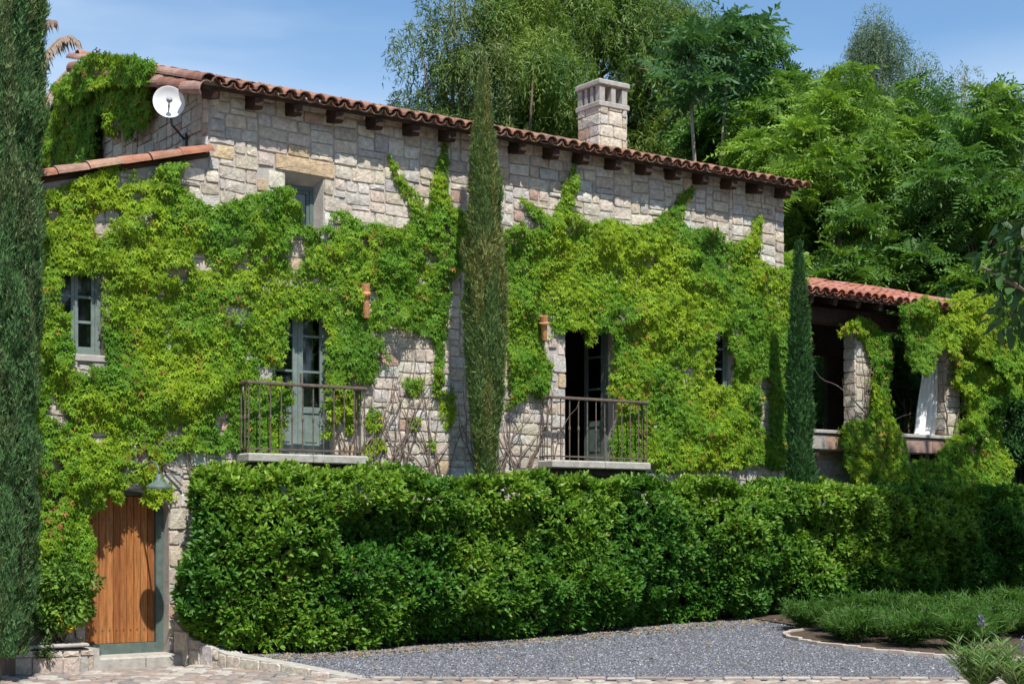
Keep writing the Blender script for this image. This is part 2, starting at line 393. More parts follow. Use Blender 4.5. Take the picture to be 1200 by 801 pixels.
def mixc(c1, c2, t): t = np.clip(np.asarray(t), 0, 1)[:, None]; return np.asarray(c1)[None] * (1 - t) + np.asarray(c2)[None] * t if np.ndim(c1) == 1 else c1 * (1 - t) + np.asarray(c2)[None] * t

# ================================================================== GROUND
def strip(name, us, vs, fn, mat, kind='structure'):
    V = [fn(u, v) for v in vs for u in us]; nu = len(us)
    T = [(j * nu + i, j * nu + i + 1, (j + 1) * nu + i + 1, (j + 1) * nu + i) for j in range(len(vs) - 1) for i in range(nu - 1)]
    me = bpy.data.meshes.new(name); me.from_pydata([tuple(map(float, v)) for v in V], [], T); me.update()
    return tag(link_mesh(name, me, mat), kind=kind)
gx = np.concatenate([[-900, -400, -150, -60], np.arange(-25, 40, 1.0), [50, 80, 150, 400, 900]])
gy = np.concatenate([[-900, -300, -100, -50], np.arange(-28, 30, 1.0), [40, 60, 100, 200, 500, 1200]])
ground = strip('ground', gx, gy, lambda x, y: (x, y, -.32 if (x < 2.01 and -6 < y < 0.9) else float(ground_h(x, y)) - 0.075), M['grass'])
tag(ground, 'bare earth ground under the garden and trees')
# road: everything nearer than the kerb line, plus the apron before the door
def on_line(t, zc):   # point at lateral t (camera-right metres) and depth zc
    return (CAMX + t * CA + zc * SA, CAMY - t * SA + zc * CA)
road = strip('cobbled_road', np.linspace(-40, 40, 41), np.linspace(2, 19.3, 18), lambda t, zc: (*on_line(t, zc), -0.178), M['road'])
tag(road, 'cobbled road running along the bottom of the picture')
apron = MB(); apron.add([(-9, -1.6 + .0, -0.176), (-9, 0.45, -0.176), (1.05, 0.45, -0.176), (1.05, -1.2, -0.176), (1.50, -4.0, -0.176), (1.5, -4.6, -.176), (-9, -4.6, -0.176)], [(0, 1, 2, 3, 4, 5, 6)])
apron_o = tag(apron.build('door_apron_pavement', M['road']), 'paved ground in front of the wooden door', kind='structure')
# gravel yard sheet between the kerb line and the hedge
def grav(u, v):
    f0, f1 = (1.66, -4.06), on_line(26, 19.33); b0, b1 = (.86, -.9), (34.0, -.9)
    fx, fy = f0[0] + (f1[0] - f0[0]) * u, f0[1] + (f1[1] - f0[1]) * u; bx_, by_ = b0[0] + (b1[0] - b0[0]) * u, b0[1] + (b1[1] - b0[1]) * u
    x = fx + (bx_ - fx) * v; y = fy + (by_ - fy) * v
    return (x, y, ground_h(x, y))
gravel_yard = strip('gravel_yard', np.linspace(0, 1, 90), np.linspace(0, 1, 24), grav, M['gravel'])
tag(gravel_yard, 'grey gravel yard in front of the hedge')
# loose gravel
n = 115000
uu = rng.uniform(0, .62, n); v = rng.uniform(0, 1, n)
gxs, gys, _z = grav(uu, v)
keep = (zc_of(gxs, gys) > 19.36) & (((gxs - CAMX) * CA - (gys - CAMY) * SA) / zc_of(gxs, gys) < .36)
gxs, gys = gxs[keep], gys[keep]; n = len(gxs)
PEB = (np.array([(-.5, -.4, 0), (.5, -.45, 0), (.4, .5, 0), (-.45, .45, 0), (.05, 0, .55)], float), np.array([(0, 1, 4), (1, 2, 4), (2, 3, 4), (3, 0, 4)]))
P = np.stack([gxs, gys, ground_h(gxs, gys) - 0.003], 1)
ang = rng.uniform(0, 2 * np.pi, n); U = np.stack([np.cos(ang), np.sin(ang), rng.normal(0, .25, n)], 1)
g = rng.choice([.06, .095, .13, .175, .24, .36], n, p=[.18, .26, .24, .18, .1, .04]) * rng.uniform(.85, 1.15, n)
C = np.stack([g * rng.uniform(.92, 1.04, n), g * 1.0, g * rng.uniform(1.04, 1.2, n)], 1)
near_hedge = (gys > -1.9) & (rng.random(n) < .35); C[near_hedge] = np.array([.30, .22, .15]) * rng.uniform(.6, 1.2, (near_hedge.sum(), 1))
V, T, Cc = scatter(PEB, P, np.array([[0, 0, 1.]]) + rv(n, .25), U, rng.uniform(.016, .034, n), C)
lg = np_obj('loose_gravel', V, T, Cc, M['pebble']); tag(lg, 'loose grey gravel stones strewn in front of the hedge', kind='stuff')

n = 1500; xx = rng.uniform(1.2, 20, n); far_ = rng.random(n) < .75; yy = np.where(far_, -1.55 - np.abs(rng.normal(0, .35, n)), rng.uniform(-9, -1.5, n)); kk_ = zc_of(xx, yy) > 19.5; xx, yy = xx[kk_], yy[kk_]; n = len(xx)
P = np.stack([xx, yy, ground_h(xx, yy) + .022], 1); tone = np.array([[.26, .17, .08]]) * rng.uniform(.4, 1.3, (n, 1)); gm = rng.random(n) < .3; tone[gm] = np.array([.12, .19, .04]) * rng.uniform(.6, 1.3, (gm.sum(), 1))
V, T, Cc = scatter(OVAL, P, np.array([[0, 0, 1.]]) + rv(n, .3), rv(n, 1) * np.array([[1, 1, .15]]), rng.uniform(.035, .08, n), tone)
tag(np_obj('fallen_leaves', V, T, Cc, M['pebble']), 'fallen brown and green leaves on the gravel along the hedge', kind='stuff')
# cobbles: individually in the visible strip and before the door
def cobble_mesh(seed, c, sx, sy, h):
    r = random.Random(seed); k = 8; V = []; ring = []
    for j, (sc, zz) in enumerate(((1, -h * .6), (.96, h * .45), (.66, h))):
        for i in range(k):
            a = 2 * math.pi * (i + .5) / k; cx, cy = math.cos(a), math.sin(a)
            q = (abs(cx) ** 4 + abs(cy) ** 4) ** -.25
            if j == 0: ring.append(r.uniform(.9, 1.08))
            V.append((cx * q * sx * .5 * sc * ring[i], cy * q * sy * .5 * sc * ring[i], zz))
    V.append((0, 0, h * 1.08)); Fs = []
    for j in range(2):
        for i in range(k): Fs.append((j * k + i, j * k + (i + 1) % k, (j + 1) * k + (i + 1) % k, (j + 1) * k + i))
    for i in range(k): Fs.append((2 * k + i, 2 * k + (i + 1) % k, 3 * k))
    m = MB(); m.add(V, Fs, c); return m
COBC = [(.30, .245, .21), (.26, .215, .185), (.34, .30, .26), (.22, .19, .17), (.37, .34, .30), (.27, .20, .165), (.19, .175, .165)]
cob_meshes = []
for i in range(14):
    me = cobble_mesh(i, COBC[i % 7], .19 + .05 * (i % 3), .15 + .03 * (i % 2), .035).mesh('cobblestone', smooth=False); me.materials.append(M['cobble']); cob_meshes.append(me)
spots = []
for j, zc in enumerate(np.arange(18.45, 19.28, 0.175)):
    for t in np.arange(-6.9, 7.0, 0.235):
        tt = t + (j % 2) * .11 + random.uniform(-.03, .03); x, y = on_line(tt, zc + random.uniform(-.02, .02)); spots.append((zc, x, y, 0))
for x in np.arange(-4.2, 1.45, .235):
    for j, y in enumerate(np.arange(-4.4, -.75, .17)):
        xx = x + (j % 2) * .11 + random.uniform(-.03, .03)
        if zc_of(xx, y) < 19.33 or xx > 1.18 - (y + 1.2) * .10: continue
        if zc_of(xx, y) > 0 and abs(((xx - CAMX) * CA - (y - CAMY) * SA) / zc_of(xx, y)) < .335: spots.append((zc_of(xx, y), xx, y, 1))
random.shuffle(spots); vis = [s for s in spots if s[0] > 18.75][:296]; restc = [s for s in spots if s not in vis]
for (zc, x, y, k_) in vis:
    o = link_mesh('cobblestone', random.choice(cob_meshes), None, road, (x, y, -.168)); o.rotation_euler = (random.uniform(-.04, .04), random.uniform(-.04, .04), -A + random.uniform(-.25, .25))
mb = MB()
for (zc, x, y, k_) in restc:
    c_ = cobble_mesh(random.randint(0, 99), random.choice(COBC), .2, .155, .033); M4 = Matrix.Translation((x, y, -.168)) @ Matrix.Rotation(-A + random.uniform(-.2, .2), 4, 'Z')
    mb.add([M4 @ Vector(p) for p in c_.v], c_.f, c_.c[0])
tag(mb.build('cobblestone_paving', M['cobble'], road, fix=False), kind='stuff')
# edging row between the gravel and the cobbles
kb = thing('kerb_edging', 'thin line of pinkish kerb stones between the gravel and the cobbled road', 'kerb', (*on_line(0, 19.33), -.15))
for t in np.arange(-1.72, 6.7, .36):
    x, y = on_line(t + .18, 19.33); m = MB(); c_ = random.choice(COBC[:5])
    M4 = Matrix.Translation((x, y, -.15 + random.uniform(-.006, .006))) @ Matrix.Rotation(-A + random.uniform(-.02, .02), 4, 'Z')
    m.box(-.172, .172, -.06, .06, -.06, .035, c_, .012, M4); m.build('kerb_stone', M['cobble'], kb)

# ================================================================== STONEWORK
STC = [((.53, .46, .37), 34), ((.55, .49, .41), 30), ((.48, .415, .34), 12), ((.47, .445, .41), 12), ((.40, .375, .345), 4), ((.50, .39, .25), 3), ((.43, .30, .23), 3), ((.55, .52, .47), 18), ((.46, .385, .32), 7)]
_sc = [c for c, _ in STC]; _sw = [w_ for _, w_ in STC]
def stone_color():
    c = random.choices(_sc, _sw)[0]; f = random.uniform(.86, 1.12); return tuple(min(.62, a * f * random.uniform(.97, 1.03)) for a in c)
def pack(w_, h_, cell=0.1, rnd=None, big=1.0):
    """packs a w x h rectangle with squared rubble of uneven sizes -> list of rects"""
    nx, nz = int(math.ceil(w_ / cell)), int(math.ceil(h_ / cell)); used = np.zeros((nz, nx), bool); out = []
    xs = np.cumsum([0] + [cell * random.uniform(.8, 1.2) for _ in range(nx)]); xs *= nx * cell / xs[-1]
    zs = np.cumsum([0] + [cell * random.uniform(.82, 1.18) for _ in range(nz)]); zs *= nz * cell / zs[-1]
    for j in range(nz):
        i = 0
        while i < nx:
            if used[j, i]: i += 1; continue
            ww = random.choices([1, 2, 3, 4, 5], [3, 20, 38, 30, 9])[0]; hh = random.choices([1, 2, 3], [15, 78, 7])[0]
            if ww == 1: hh = min(hh, 2)
            if ww >= 4: hh = min(hh, 2)
            m_ = 0
            while m_ < ww and i + m_ < nx and not used[j, i + m_]: m_ += 1
            ww = m_; hh = min(hh, nz - j)
            if i + ww < nx and not used[j, i + ww] and (i + ww + 1 >= nx or used[j, min(i + ww + 1, nx - 1)]) and ww >= 2: ww += 1
            used[j:j + hh, i:i + ww] = True
            out.append((xs[i], zs[j], xs[i + ww], zs[j + hh])); i += ww
    return out
WARP = 1.0
def warp(a, b, seed=0):
    P = np.array([[a, b, seed * 3.3]]); return (a + (float(vnoise(P, 1.6, 3)[0]) - .5) * .05 * WARP + (float(vnoise(P, 5, 4)[0]) - .5) * .022, b + (float(vnoise(P, 1.2, 5)[0]) - .5) * .08 * WARP + (float(vnoise(P, 5, 6)[0]) - .5) * .022)
def stone_geo(r, depth=None, seed=0, gap=.006):
    """squared stone with broken arrises in plane coordinates (a, out, b): 16 side + 8 face triangles"""
    x0, z0, x1, z1 = r; x0 += gap; z0 += gap; x1 -= gap; z1 -= gap
    w_, h_ = x1 - x0, z1 - z0
    d = depth if depth is not None else random.uniform(.012, .032)
    cx = min(.032, .25 * min(w_, h_)); pts = []
    def jj(s): return random.uniform(-s, s)
    base = [(x0 + cx * random.uniform(.2, 1), z0), (x1 - cx * random.uniform(.2, 1), z0), (x1, z0 + cx * random.uniform(.2, 1)), (x1, z1 - cx * random.uniform(.2, 1)),
            (x1 - cx * random.uniform(.2, 1), z1), (x0 + cx * random.uniform(.2, 1), z1), (x0, z1 - cx * random.uniform(.2, 1)), (x0, z0 + cx * random.uniform(.2, 1))]
    base = [warp(p[0] + jj(.004), p[1] + jj(.004), seed) for p in base]
    mx_, mz_ = sum(p[0] for p in base) / 8, sum(p[1] for p in base) / 8
    ins = .011; V = [(p[0], -.01, p[1]) for p in base]
    for p in base:
        L_ = math.hypot(p[0] - mx_, p[1] - mz_); s = (L_ - ins * random.uniform(.6, 1.6)) / L_
        V.append((mx_ + (p[0] - mx_) * s, d + jj(.005), mz_ + (p[1] - mz_) * s))
    V.append((mx_ + jj(.03), d + random.uniform(.0, .016), mz_ + jj(.02)))
    Fs = [(i, (i + 1) % 8, 8 + (i + 1) % 8, 8 + i) for i in range(8)] + [(8 + i, 8 + (i + 1) % 8, 16) for i in range(8)]
    return V, Fs, (mx_, mz_)
def to_plane(V, origin, ax, out, up=(0, 0, 1)):
    o, a, n_, u_ = Vector(origin), Vector(ax), Vector(out), Vector(up)
    return [o + a * p[0] + n_ * p[1] + u_ * p[2] for p in V]
def clip_rects(rects, holes, top=None, x_lim=None):
    out = []
    for (x0, z0, x1, z1) in rects:
        ok = True
        for (a, b, c_, d) in holes:
            if x1 <= a or x0 >= c_ or z1 <= b or z0 >= d: continue
            cx, cz = (x0 + x1) / 2, (z0 + z1) / 2
            opts = [(c_ - x0, 'l'), (x1 - a, 'r'), (d - z0, 'b'), (z1 - b, 't')]; opts.sort(); k_ = opts[0]
            if k_[1] == 'l': x0 = c_
            elif k_[1] == 'r': x1 = a
            elif k_[1] == 'b': z0 = d
            else: z1 = b
            if x1 - x0 < .06 or z1 - z0 < .06: ok = False; break
        if not ok: continue
        if x_lim: x0 = max(x0, x_lim[0]); x1 = min(x1, x_lim[1])
        if top is not None:
            tz = min(top(x0), top(x1))
            if z0 > tz - .07: continue
            z1 = min(z1, tz)
        if x1 - x0 < .05 or z1 - z0 < .05: continue
        out.append((x0, z0, x1, z1))
    return out

# openings of the facade (x0, z0, x1, z1) at the wall face; inner rect at the frame; frame depth
def frect(p0, p1, n=0):  # photo corners -> rect on plane y=n
    a, b = F(*p0, n), F(*p1, n); return [min(a[0], b[0]), min(a[2], b[2]), max(a[0], b[0]), max(a[2], b[2])]
door_r = [-.60, -.02, .60, 2.24]
win_left = [F(58, 0)[0], 4.04, F(123, 0)[0], 5.32]
win_up = [F(334, 0)[0], F(350, 268)[2], F(379, 0)[0], F(340, 202)[2]]
fd1 = [F(318, 0)[0], 2.79, F(391, 0)[0], 5.22]
fd2 = [F(662, 0)[0], 2.82, F(724, 0)[0], F(690, 364)[2]]
win_r = [F(812, 0)[0], F(840, 460)[2], F(858, 0)[0], F(840, 378)[2]]
HOLES = [door_r, win_left, win_up, fd1, fd2, win_r]
XL, XC, XR = -3.6, 1.19, 12.55
def wing_top(x): return 6.35 + .28 * (x + 1.2) - .08
EAVE = 7.86
def deck(y): return EAVE + .3 * (y + .38)
def top_prof(x): return wing_top(x) if x < XC - .001 else 7.93

house = thing('stone_house', 'two storey stone house with terracotta tiled roof, covered in climbing ivy', 'house', (XC, 0, 0))
HOFF = Vector(house.location)
# wall body
splay = {id(win_up): (.08, .0, .06, .13), id(win_left): (.03, 0, .03, .03)}
wall = MB()
def wall_grid(mb, x0, x1, z0, z1, holes, y, flip=False):
    xs = sorted({x0, x1} | {min(max(h[0], x0), x1) for h in holes} | {min(max(h[2], x0), x1) for h in holes})
    zs = sorted({z0, z1} | {min(max(h[1], z0), z1) for h in holes} | {min(max(h[3], z0), z1) for h in holes})
    for i in range(len(xs) - 1):
        for j in range(len(zs) - 1):
            a, b, c_, d = xs[i], zs[j], xs[i + 1], zs[j + 1]
            if c_ - a < 1e-5 or d - b < 1e-5: continue
            cx, cz = (a + c_) / 2, (b + d) / 2
            if any(h[0] < cx < h[2] and h[1] < cz < h[3] for h in holes): continue
            mb.add([(a, y, b), (c_, y, b), (c_, y, d), (a, y, d)], [(0, 1, 2, 3)])
def inner(h):
    s = splay.get(id(h), (0, 0, 0, 0)); return [h[0] + s[0], h[1] + s[1], h[2] - s[2], h[3] - s[3]]
IN = [inner(h) for h in HOLES]
for y, hs in ((0, HOLES), (.5, IN)):
    wall_grid(wall, XL, XC, -.4, 5.55, hs, y); wall_grid(wall, XC, XR, -.4, 7.95, hs, y)
    wall.add([(XL, y, 5.55), (XC, y, 5.55), (XC, y, wing_top(XC)), (XL, y, wing_top(XL))], [(0, 1, 2, 3)])
for h, g_ in zip(HOLES, IN):
    for (p, q) in (((0, 1), (2, 1)), ((2, 1), (2, 3)), ((2, 3), (0, 3)), ((0, 3), (0, 1))):
        wall.add([(h[p[0]], 0, h[p[1]]), (h[q[0]], 0, h[q[1]]), (g_[q[0]], .22, g_[q[1]]), (g_[p[0]], .22, g_[p[1]])], [(0, 1, 2, 3)])
        wall.add([(g_[p[0]], .22, g_[p[1]]), (g_[q[0]], .22, g_[q[1]]), (g_[q[0]], .5, g_[q[1]]), (g_[p[0]], .5, g_[p[1]])], [(0, 1, 2, 3)])
wall.prism([(.5, -.4), (8.7, -.4), (8.7, 7.95), (4.6, deck(4.6) - .07), (.5, deck(.5) - .07)], 'x', XC, XC + .4)
wall.prism([(.5, -.4), (8.7, -.4), (8.7, 7.95), (4.6, deck(4.6) - .07), (.5, deck(.5) - .07)], 'x', XR - .4, XR)
wall.box(XC, XR, 8.7, 9.2, -.4, 7.95)
wall.add([(XR, 0, -.4), (XR, .5, -.4), (XR, .5, 7.95), (XR, 0, 7.95)], [(0, 1, 2, 3)])
wall.add([(XC, 0, 6.9), (XC, .5, 6.9), (XC, .5, 7.95), (XC, 0, 7.95)], [(0, 1, 2, 3)])
wall.add([(XL, 0, -.4), (XL, 6, -.4), (XL, 6, 5.6), (XL, 0, 5.6)], [(0, 1, 2, 3)])
wall_o = wall.build('wall', M['mortar'], house, fix=False)
# interior: floor, ceiling room divisions so that openings look into dark rooms
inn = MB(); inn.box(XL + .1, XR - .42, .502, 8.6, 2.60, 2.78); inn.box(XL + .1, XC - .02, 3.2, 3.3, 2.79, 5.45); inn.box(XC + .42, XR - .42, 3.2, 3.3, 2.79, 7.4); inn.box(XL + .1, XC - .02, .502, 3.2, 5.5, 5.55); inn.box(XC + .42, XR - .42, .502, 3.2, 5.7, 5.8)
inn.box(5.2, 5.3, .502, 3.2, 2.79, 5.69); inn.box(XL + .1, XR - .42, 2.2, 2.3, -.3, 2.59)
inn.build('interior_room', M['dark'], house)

# ---- ivy outlines (photo outlines laid on the facade plane)
def fp(pts, n=0): return np.array([(F(px, py, n)[0], F(px, py, n)[2]) for px, py in pts])
ivyL = fp([(20, 228), (60, 220), (95, 212), (122, 193), (160, 196), (216, 190), (203, 212), (225, 226), (243, 240), (262, 240), (285, 230), (300, 226), (325, 219), (345, 222), (352, 250), (360, 268), (372, 262), (385, 250), (405, 248), (430, 260), (452, 268), (470, 262), (480, 250), (466, 222), (455, 196), (453, 178), (463, 196), (478, 222), (490, 245), (500, 240), (504, 212), (512, 188), (520, 160), (524, 175), (520, 215), (528, 245), (545, 255),
           (545, 310), (533, 318), (520, 330), (528, 345), (522, 372), (524, 385), (518, 405), (514, 440), (510, 468), (503, 464), (505, 440), (507, 405), (498, 392), (480, 388), (460, 385), (445, 380), (440, 395), (450, 425), (438, 420), (432, 445), (420, 448), (405, 442), (392, 452), (388, 470), (386, 512), (378, 510), (376, 450), (382, 430), (384, 385), (372, 372), (330, 372), (334, 400), (330, 440), (330, 470), (326, 500), (318, 540), (290, 552), (200, 556), (196, 570), (182, 570), (172, 582), (164, 566), (150, 560), (140, 570), (118, 586), (100, 600), (92, 640), (30, 650), (20, 500)])
ivyL_holes = [fp(p) for p in (
    [(66, 320), (122, 318), (124, 432), (82, 430), (80, 372), (66, 352)], [(338, 205), (368, 205), (372, 268), (352, 262), (345, 235)],
    [(108, 250), (124, 242), (134, 246), (126, 262), (118, 284), (106, 270)], [(138, 276), (150, 274), (150, 288), (140, 294)], [(148, 250), (160, 254), (178, 250), (182, 262), (160, 264)],
    [(222, 290), (235, 292), (246, 312), (236, 318), (224, 306)], [(333, 272), (350, 276), (357, 296), (345, 316), (333, 306)], [(303, 296), (312, 298), (308, 310), (300, 306)],
    [(372, 274), (386, 272), (390, 284), (378, 286)], [(412, 276), (428, 274), (430, 288), (414, 288)], [(248, 482), (266, 482), (268, 506), (256, 508), (247, 494)],
    [(125, 330), (130, 330), (130, 372), (125, 372)], [(84, 428), (106, 430), (104, 438), (84, 436)], [(52, 246), (66, 240), (72, 252), (56, 258)], [(424, 333), (433, 333), (433, 368), (424, 368)],
    [(100, 505), (118, 500), (130, 512), (112, 520)], [(150, 530), (175, 526), (180, 538), (158, 542)], [(205, 528), (282, 524), (284, 556), (200, 562)], [(130, 545), (150, 540), (160, 552), (140, 556)], [(92, 575), (104, 560), (112, 566), (98, 590)], [(64, 560), (84, 548), (92, 560), (70, 572)], [(180, 545), (215, 540), (230, 550), (190, 562)], [(50, 470), (58, 468), (62, 482), (52, 486)], [(195, 500), (210, 498), (214, 508), (200, 512)])]
ivyR = fp([(590, 268), (600, 262), (606, 268), (625, 270), (632, 268), (617, 250), (608, 228), (616, 234), (630, 248), (644, 262), (652, 240), (656, 218), (668, 190), (668, 215), (664, 240), (672, 258), (690, 262), (712, 258), (732, 264), (758, 262), (776, 252), (790, 238), (808, 214), (804, 236), (794, 256), (808, 268), (832, 268), (848, 282), (860, 284), (876, 276), (884, 252), (888, 250), (892, 275), (884, 300), (895, 312), (916, 312), (940, 330),
           (940, 545), (900, 548), (890, 540), (860, 548), (820, 552), (780, 550), (760, 548), (752, 535), (756, 500), (752, 470), (716, 465), (714, 440), (716, 400), (705, 385), (690, 388), (683, 410), (680, 388), (668, 383), (658, 388), (645, 392), (636, 400), (640, 418), (644, 436), (634, 462), (615, 458), (606, 470), (592, 476)])
ivyR_holes = [fp(p) for p in ([(827, 386), (841, 388), (852, 420), (858, 452), (838, 452), (828, 446)], [(652, 262), (664, 262), (662, 280), (652, 276)], [(880, 440), (896, 440), (900, 520), (888, 500)], [(634, 372), (642, 372), (642, 396), (633, 396)], [(742, 540), (752, 536), (756, 548), (744, 548)])]
def covered(x, z):
    x = np.atleast_1d(x).astype(float); z = np.atleast_1d(z).astype(float)
    r = pip(x, z, ivyL) | pip(x, z, ivyR)
    for h in ivyL_holes + ivyR_holes: r &= ~pip(x, z, h)
    return r

# facade stones
rects = [(a + XL, b - .25, c_ + XL, d - .25) for a, b, c_, d in pack(XR - XL, 8.3, cell=.092)]
# dressed stones around openings
frames = []
def quoins(h, lintel=True, sill=True, jambs=True):
    x0, z0, x1, z1 = h
    if lintel: frames.append((x0 - .18, z1, x1 + .18, z1 + .24))
    if jambs:
        z = z0; k_ = 0
        while z < z1 - .12:
            hh = min(random.uniform(.2, .3), z1 - z); wd = .16 if k_ % 2 else .27
            frames.append((x0 - wd, z, x0, z + hh)); frames.append((x1, z, x1 + (.43 - wd), z + hh)); z += hh; k_ += 1
for h in HOLES: quoins(h)
# corner quoins, left of the eave part and at the right end
z = 6.95; k_ = 0
HQ = [tuple(HOLES[i]) for i in range(6)] + [tuple(f_) for f_ in frames]
rects = clip_rects(rects, HQ, x_lim=(XL, XR - .005))
rects = [((XC + .003, r[1], max(r[2], XC + .16), r[3]) if (r[0] < XC < r[2] and r[3] > 6.9) else r) for r in rects]
rects = clip_rects(rects, [], top=top_prof)
rects += clip_rects([tuple(f_) for f_ in frames], [tuple(h) for h in HOLES], top=top_prof)
stones = []
for r in rects:
    V, Fs, m_ = stone_geo(r, seed=0); a, b = m_
    area = (r[2] - r[0]) * (r[3] - r[1])
    vis_ = ~covered([r[0] + .05, a, r[2] - .05, a, a], [b, b, b, r[1] + .04, r[3] - .04]); score = area * vis_.mean()
    d_ = (a - CAMX) * SA + (0 - CAMY) * CA; score *= (21 / d_) ** 2
    if b < 2.35 and a > .75: score = 0
    if a < -1.7: score = 0
    stones.append((score, [Vector((p[0], -p[1], p[2])) for p in V], Fs, 'f'))
# gable stones (plane x = XC, facing -x)
gr = [(a + .0, b + 6.2, c_ + .0, d + 6.2) for a, b, c_, d in pack(9.2, 3.4, cell=.092)]
gr = clip_rects(gr, [], top=lambda y: (deck(y) if y < 4.6 else deck(9.2 - y)) - .07)
for r in gr:
    V, Fs, m_ = stone_geo(r, seed=1); y_, z_ = m_
    pv = to_plane(V, (XC, 0, 0), (0, 1, 0), (-1, 0, 0))
    if z_ < wing_top(XC) - .1 + 0 * y_: sc = 0
    elif y_ < 4.9: sc = (r[2] - r[0]) * (r[3] - r[1]) * .9 * (21 / 24) ** 2 * (1.0 if y_ < 2.2 else .7)
    else: sc = 0
    if z_ < 6.8: sc = 0
    stones.append((sc, pv, Fs, 'g'))
# right end wall
for r in clip_rects([(a, b - .2, c_, d - .2) for a, b, c_, d in pack(9.2, 9.9)], [], top=lambda y: (deck(y) if y < 4.6 else deck(9.2 - y)) - .07):
    if r[1] < 5.5: continue
    V, Fs, m_ = stone_geo(r, seed=2); stones.append((0, to_plane(V, (XR, 0, 0), (0, 1, 0), (1, 0, 0)), Fs, 'r'))
stones.sort(key=lambda s: -s[0])
N_IND = 268
for sc, V, Fs, _k in stones[:N_IND]:
    m = MB(); m.add(V, Fs, stone_color()); m.build('stone', M['stone'], wall_o)
m = MB()
for sc, V, Fs, _k in stones[N_IND:]: m.add(V, Fs, stone_color())
tag(m.build('rubble_stonework', M['stone'], wall_o), kind='stuff')

# ---- roof
roof = MB()
roof.prism([(-.27, EAVE - .035), (-.27, EAVE + .020), (4.6, deck(4.6)), (9.68, EAVE), (9.68, EAVE - .05), (4.6, deck(4.6) - .06)], 'x', .99, 12.66)
roof_o = roof.build('roof', M['deck'], house)
TILC = [(.29, .145, .095), (.25, .12, .08), (.33, .175, .12), (.20, .105, .075), (.32, .20, .15), (.27, .155, .115), (.18, .105, .08), (.34, .16, .10)]
def tile_geo(L=.44, r0=.108, r1=.088, th=.014, up=True, seg=7, arc=math.pi * .98):
    V = []
    for (y, r) in ((0, r0), (L, r1)):
        for rr in (r, r - th):
            for k in range(seg + 1):
                a = (math.pi - arc) / 2 + arc * k / seg; V.append((rr * math.cos(a), y, rr * math.sin(a) * (1 if up else -1) * .86))
    s = seg + 1; Fs = []
    for k in range(seg):
        Fs += [(k, k + 1, 2 * s + k + 1, 2 * s + k), (s + k, 3 * s + k, 3 * s + k + 1, s + k + 1), (k, s + k, s + k + 1, k + 1), (2 * s + k, 2 * s + k + 1, 3 * s + k + 1, 3 * s + k)]
    Fs += [(0, 2 * s, 3 * s, s), (s - 1, 2 * s - 1, 4 * s - 1, 3 * s - 1)]
    return V, Fs
def tile_meshes(tag_, n_, cols, **kw):
    out = []
    for i in range(n_):
        V, Fs = tile_geo(**kw); m = MB(); m.add(V, Fs, tuple(a * random.uniform(.9, 1.12) for a in cols[i % len(cols)])); me = m.mesh('roof_tile', smooth=False); me.materials.append(M['tile']); out.append(me)
    return out
covers = tile_meshes('c', 10, TILC, seg=6); pans = tile_meshes('p', 6, TILC, up=False, seg=5)
slope_rot = math.atan(.3)
def put_tile(me, parent, x, y, z, rx, rz=0.0, ry=0.0, name='roof_tile'):
    off = Vector((0, 0, 0)); q = parent
    while q is not None: off += Vector(q.location); q = q.parent
    o = link_mesh(name, me, None, parent, Vector((x, y, z)) - off); o.rotation_euler = Euler((rx, ry, rz), 'XYZ'); return o
PITCH = .222; ncol = int((12.62 - 1.2) / PITCH) + 1
for row in range(2):
    for i in range(ncol + 1):
        x = 1.16 + i * PITCH; y = -.43 + row * .36
        put_tile(random.choice(covers), roof_o, x + random.uniform(-.008, .008), y + random.uniform(-.02, .02), deck(y) + .045 + row * .0 + random.uniform(-.006, .008), slope_rot + random.uniform(-.02, .02), random.uniform(-.03, .03), random.uniform(-.05, .05))
for i in range(ncol):
    x = 1.16 + (i + .5) * PITCH
    put_tile(random.choice(pans), roof_o, x, -.42 + random.uniform(-.015, .015), deck(-.42) + .085, slope_rot)
m = MB()
for row in range(2, 15):
    y = -.43 + row * .36
    for i in range(ncol + 1):
        V, Fs = tile_geo(seg=4); M4 = Matrix.Translation((1.16 + i * PITCH, y, deck(y) + .045 + random.uniform(-.005, .01))) @ Euler((slope_rot, 0, random.uniform(-.03, .03))).to_matrix().to_4x4()
        m.add([M4 @ Vector(p) for p in V], Fs, random.choice(TILC))
for row in range(1, 15):
    y = -.43 + row * .36
    for i in range(ncol):
        V, Fs = tile_geo(seg=3, up=False); M4 = Matrix.Translation((1.16 + (i + .5) * PITCH, y, deck(y) + .09)) @ Euler((slope_rot, 0, 0)).to_matrix().to_4x4()
        m.add([M4 @ Vector(p) for p in V], Fs, random.choice(TILC))
tag(m.build('rear_roof_tiles', M['tile'], roof_o, fix=False), kind='stuff')
vtiles = tile_meshes('v', 6, TILC, L=.50, r0=.125, r1=.105, seg=9)
for i in range(13):     # verge of the gable, the row on top and the row turned down over the edge
    y = -.40 + i * .41; put_tile(random.choice(vtiles), roof_o, 1.02, y, deck(y) + .05, slope_rot, random.uniform(-.03, .03), -.15)
    if i < 12: put_tile(random.choice(vtiles), roof_o, .985, y + .02, deck(y) - .055, slope_rot, random.uniform(-.03, .03), -.9)
ridge = MB()
for i in range(29):
    V, Fs = tile_geo(L=.46, r0=.13, r1=.11, seg=5); M4 = Matrix.Translation((.95 + i * .41, 4.6, deck(4.6) + .09)) @ Matrix.Rotation(-math.pi / 2, 4, 'Z'); ridge.add([M4 @ Vector(p) for p in V], Fs, random.choice(TILC))
ridge.build('ridge_tiles', M['tile'], roof_o, fix=False)['kind'] = 'stuff'
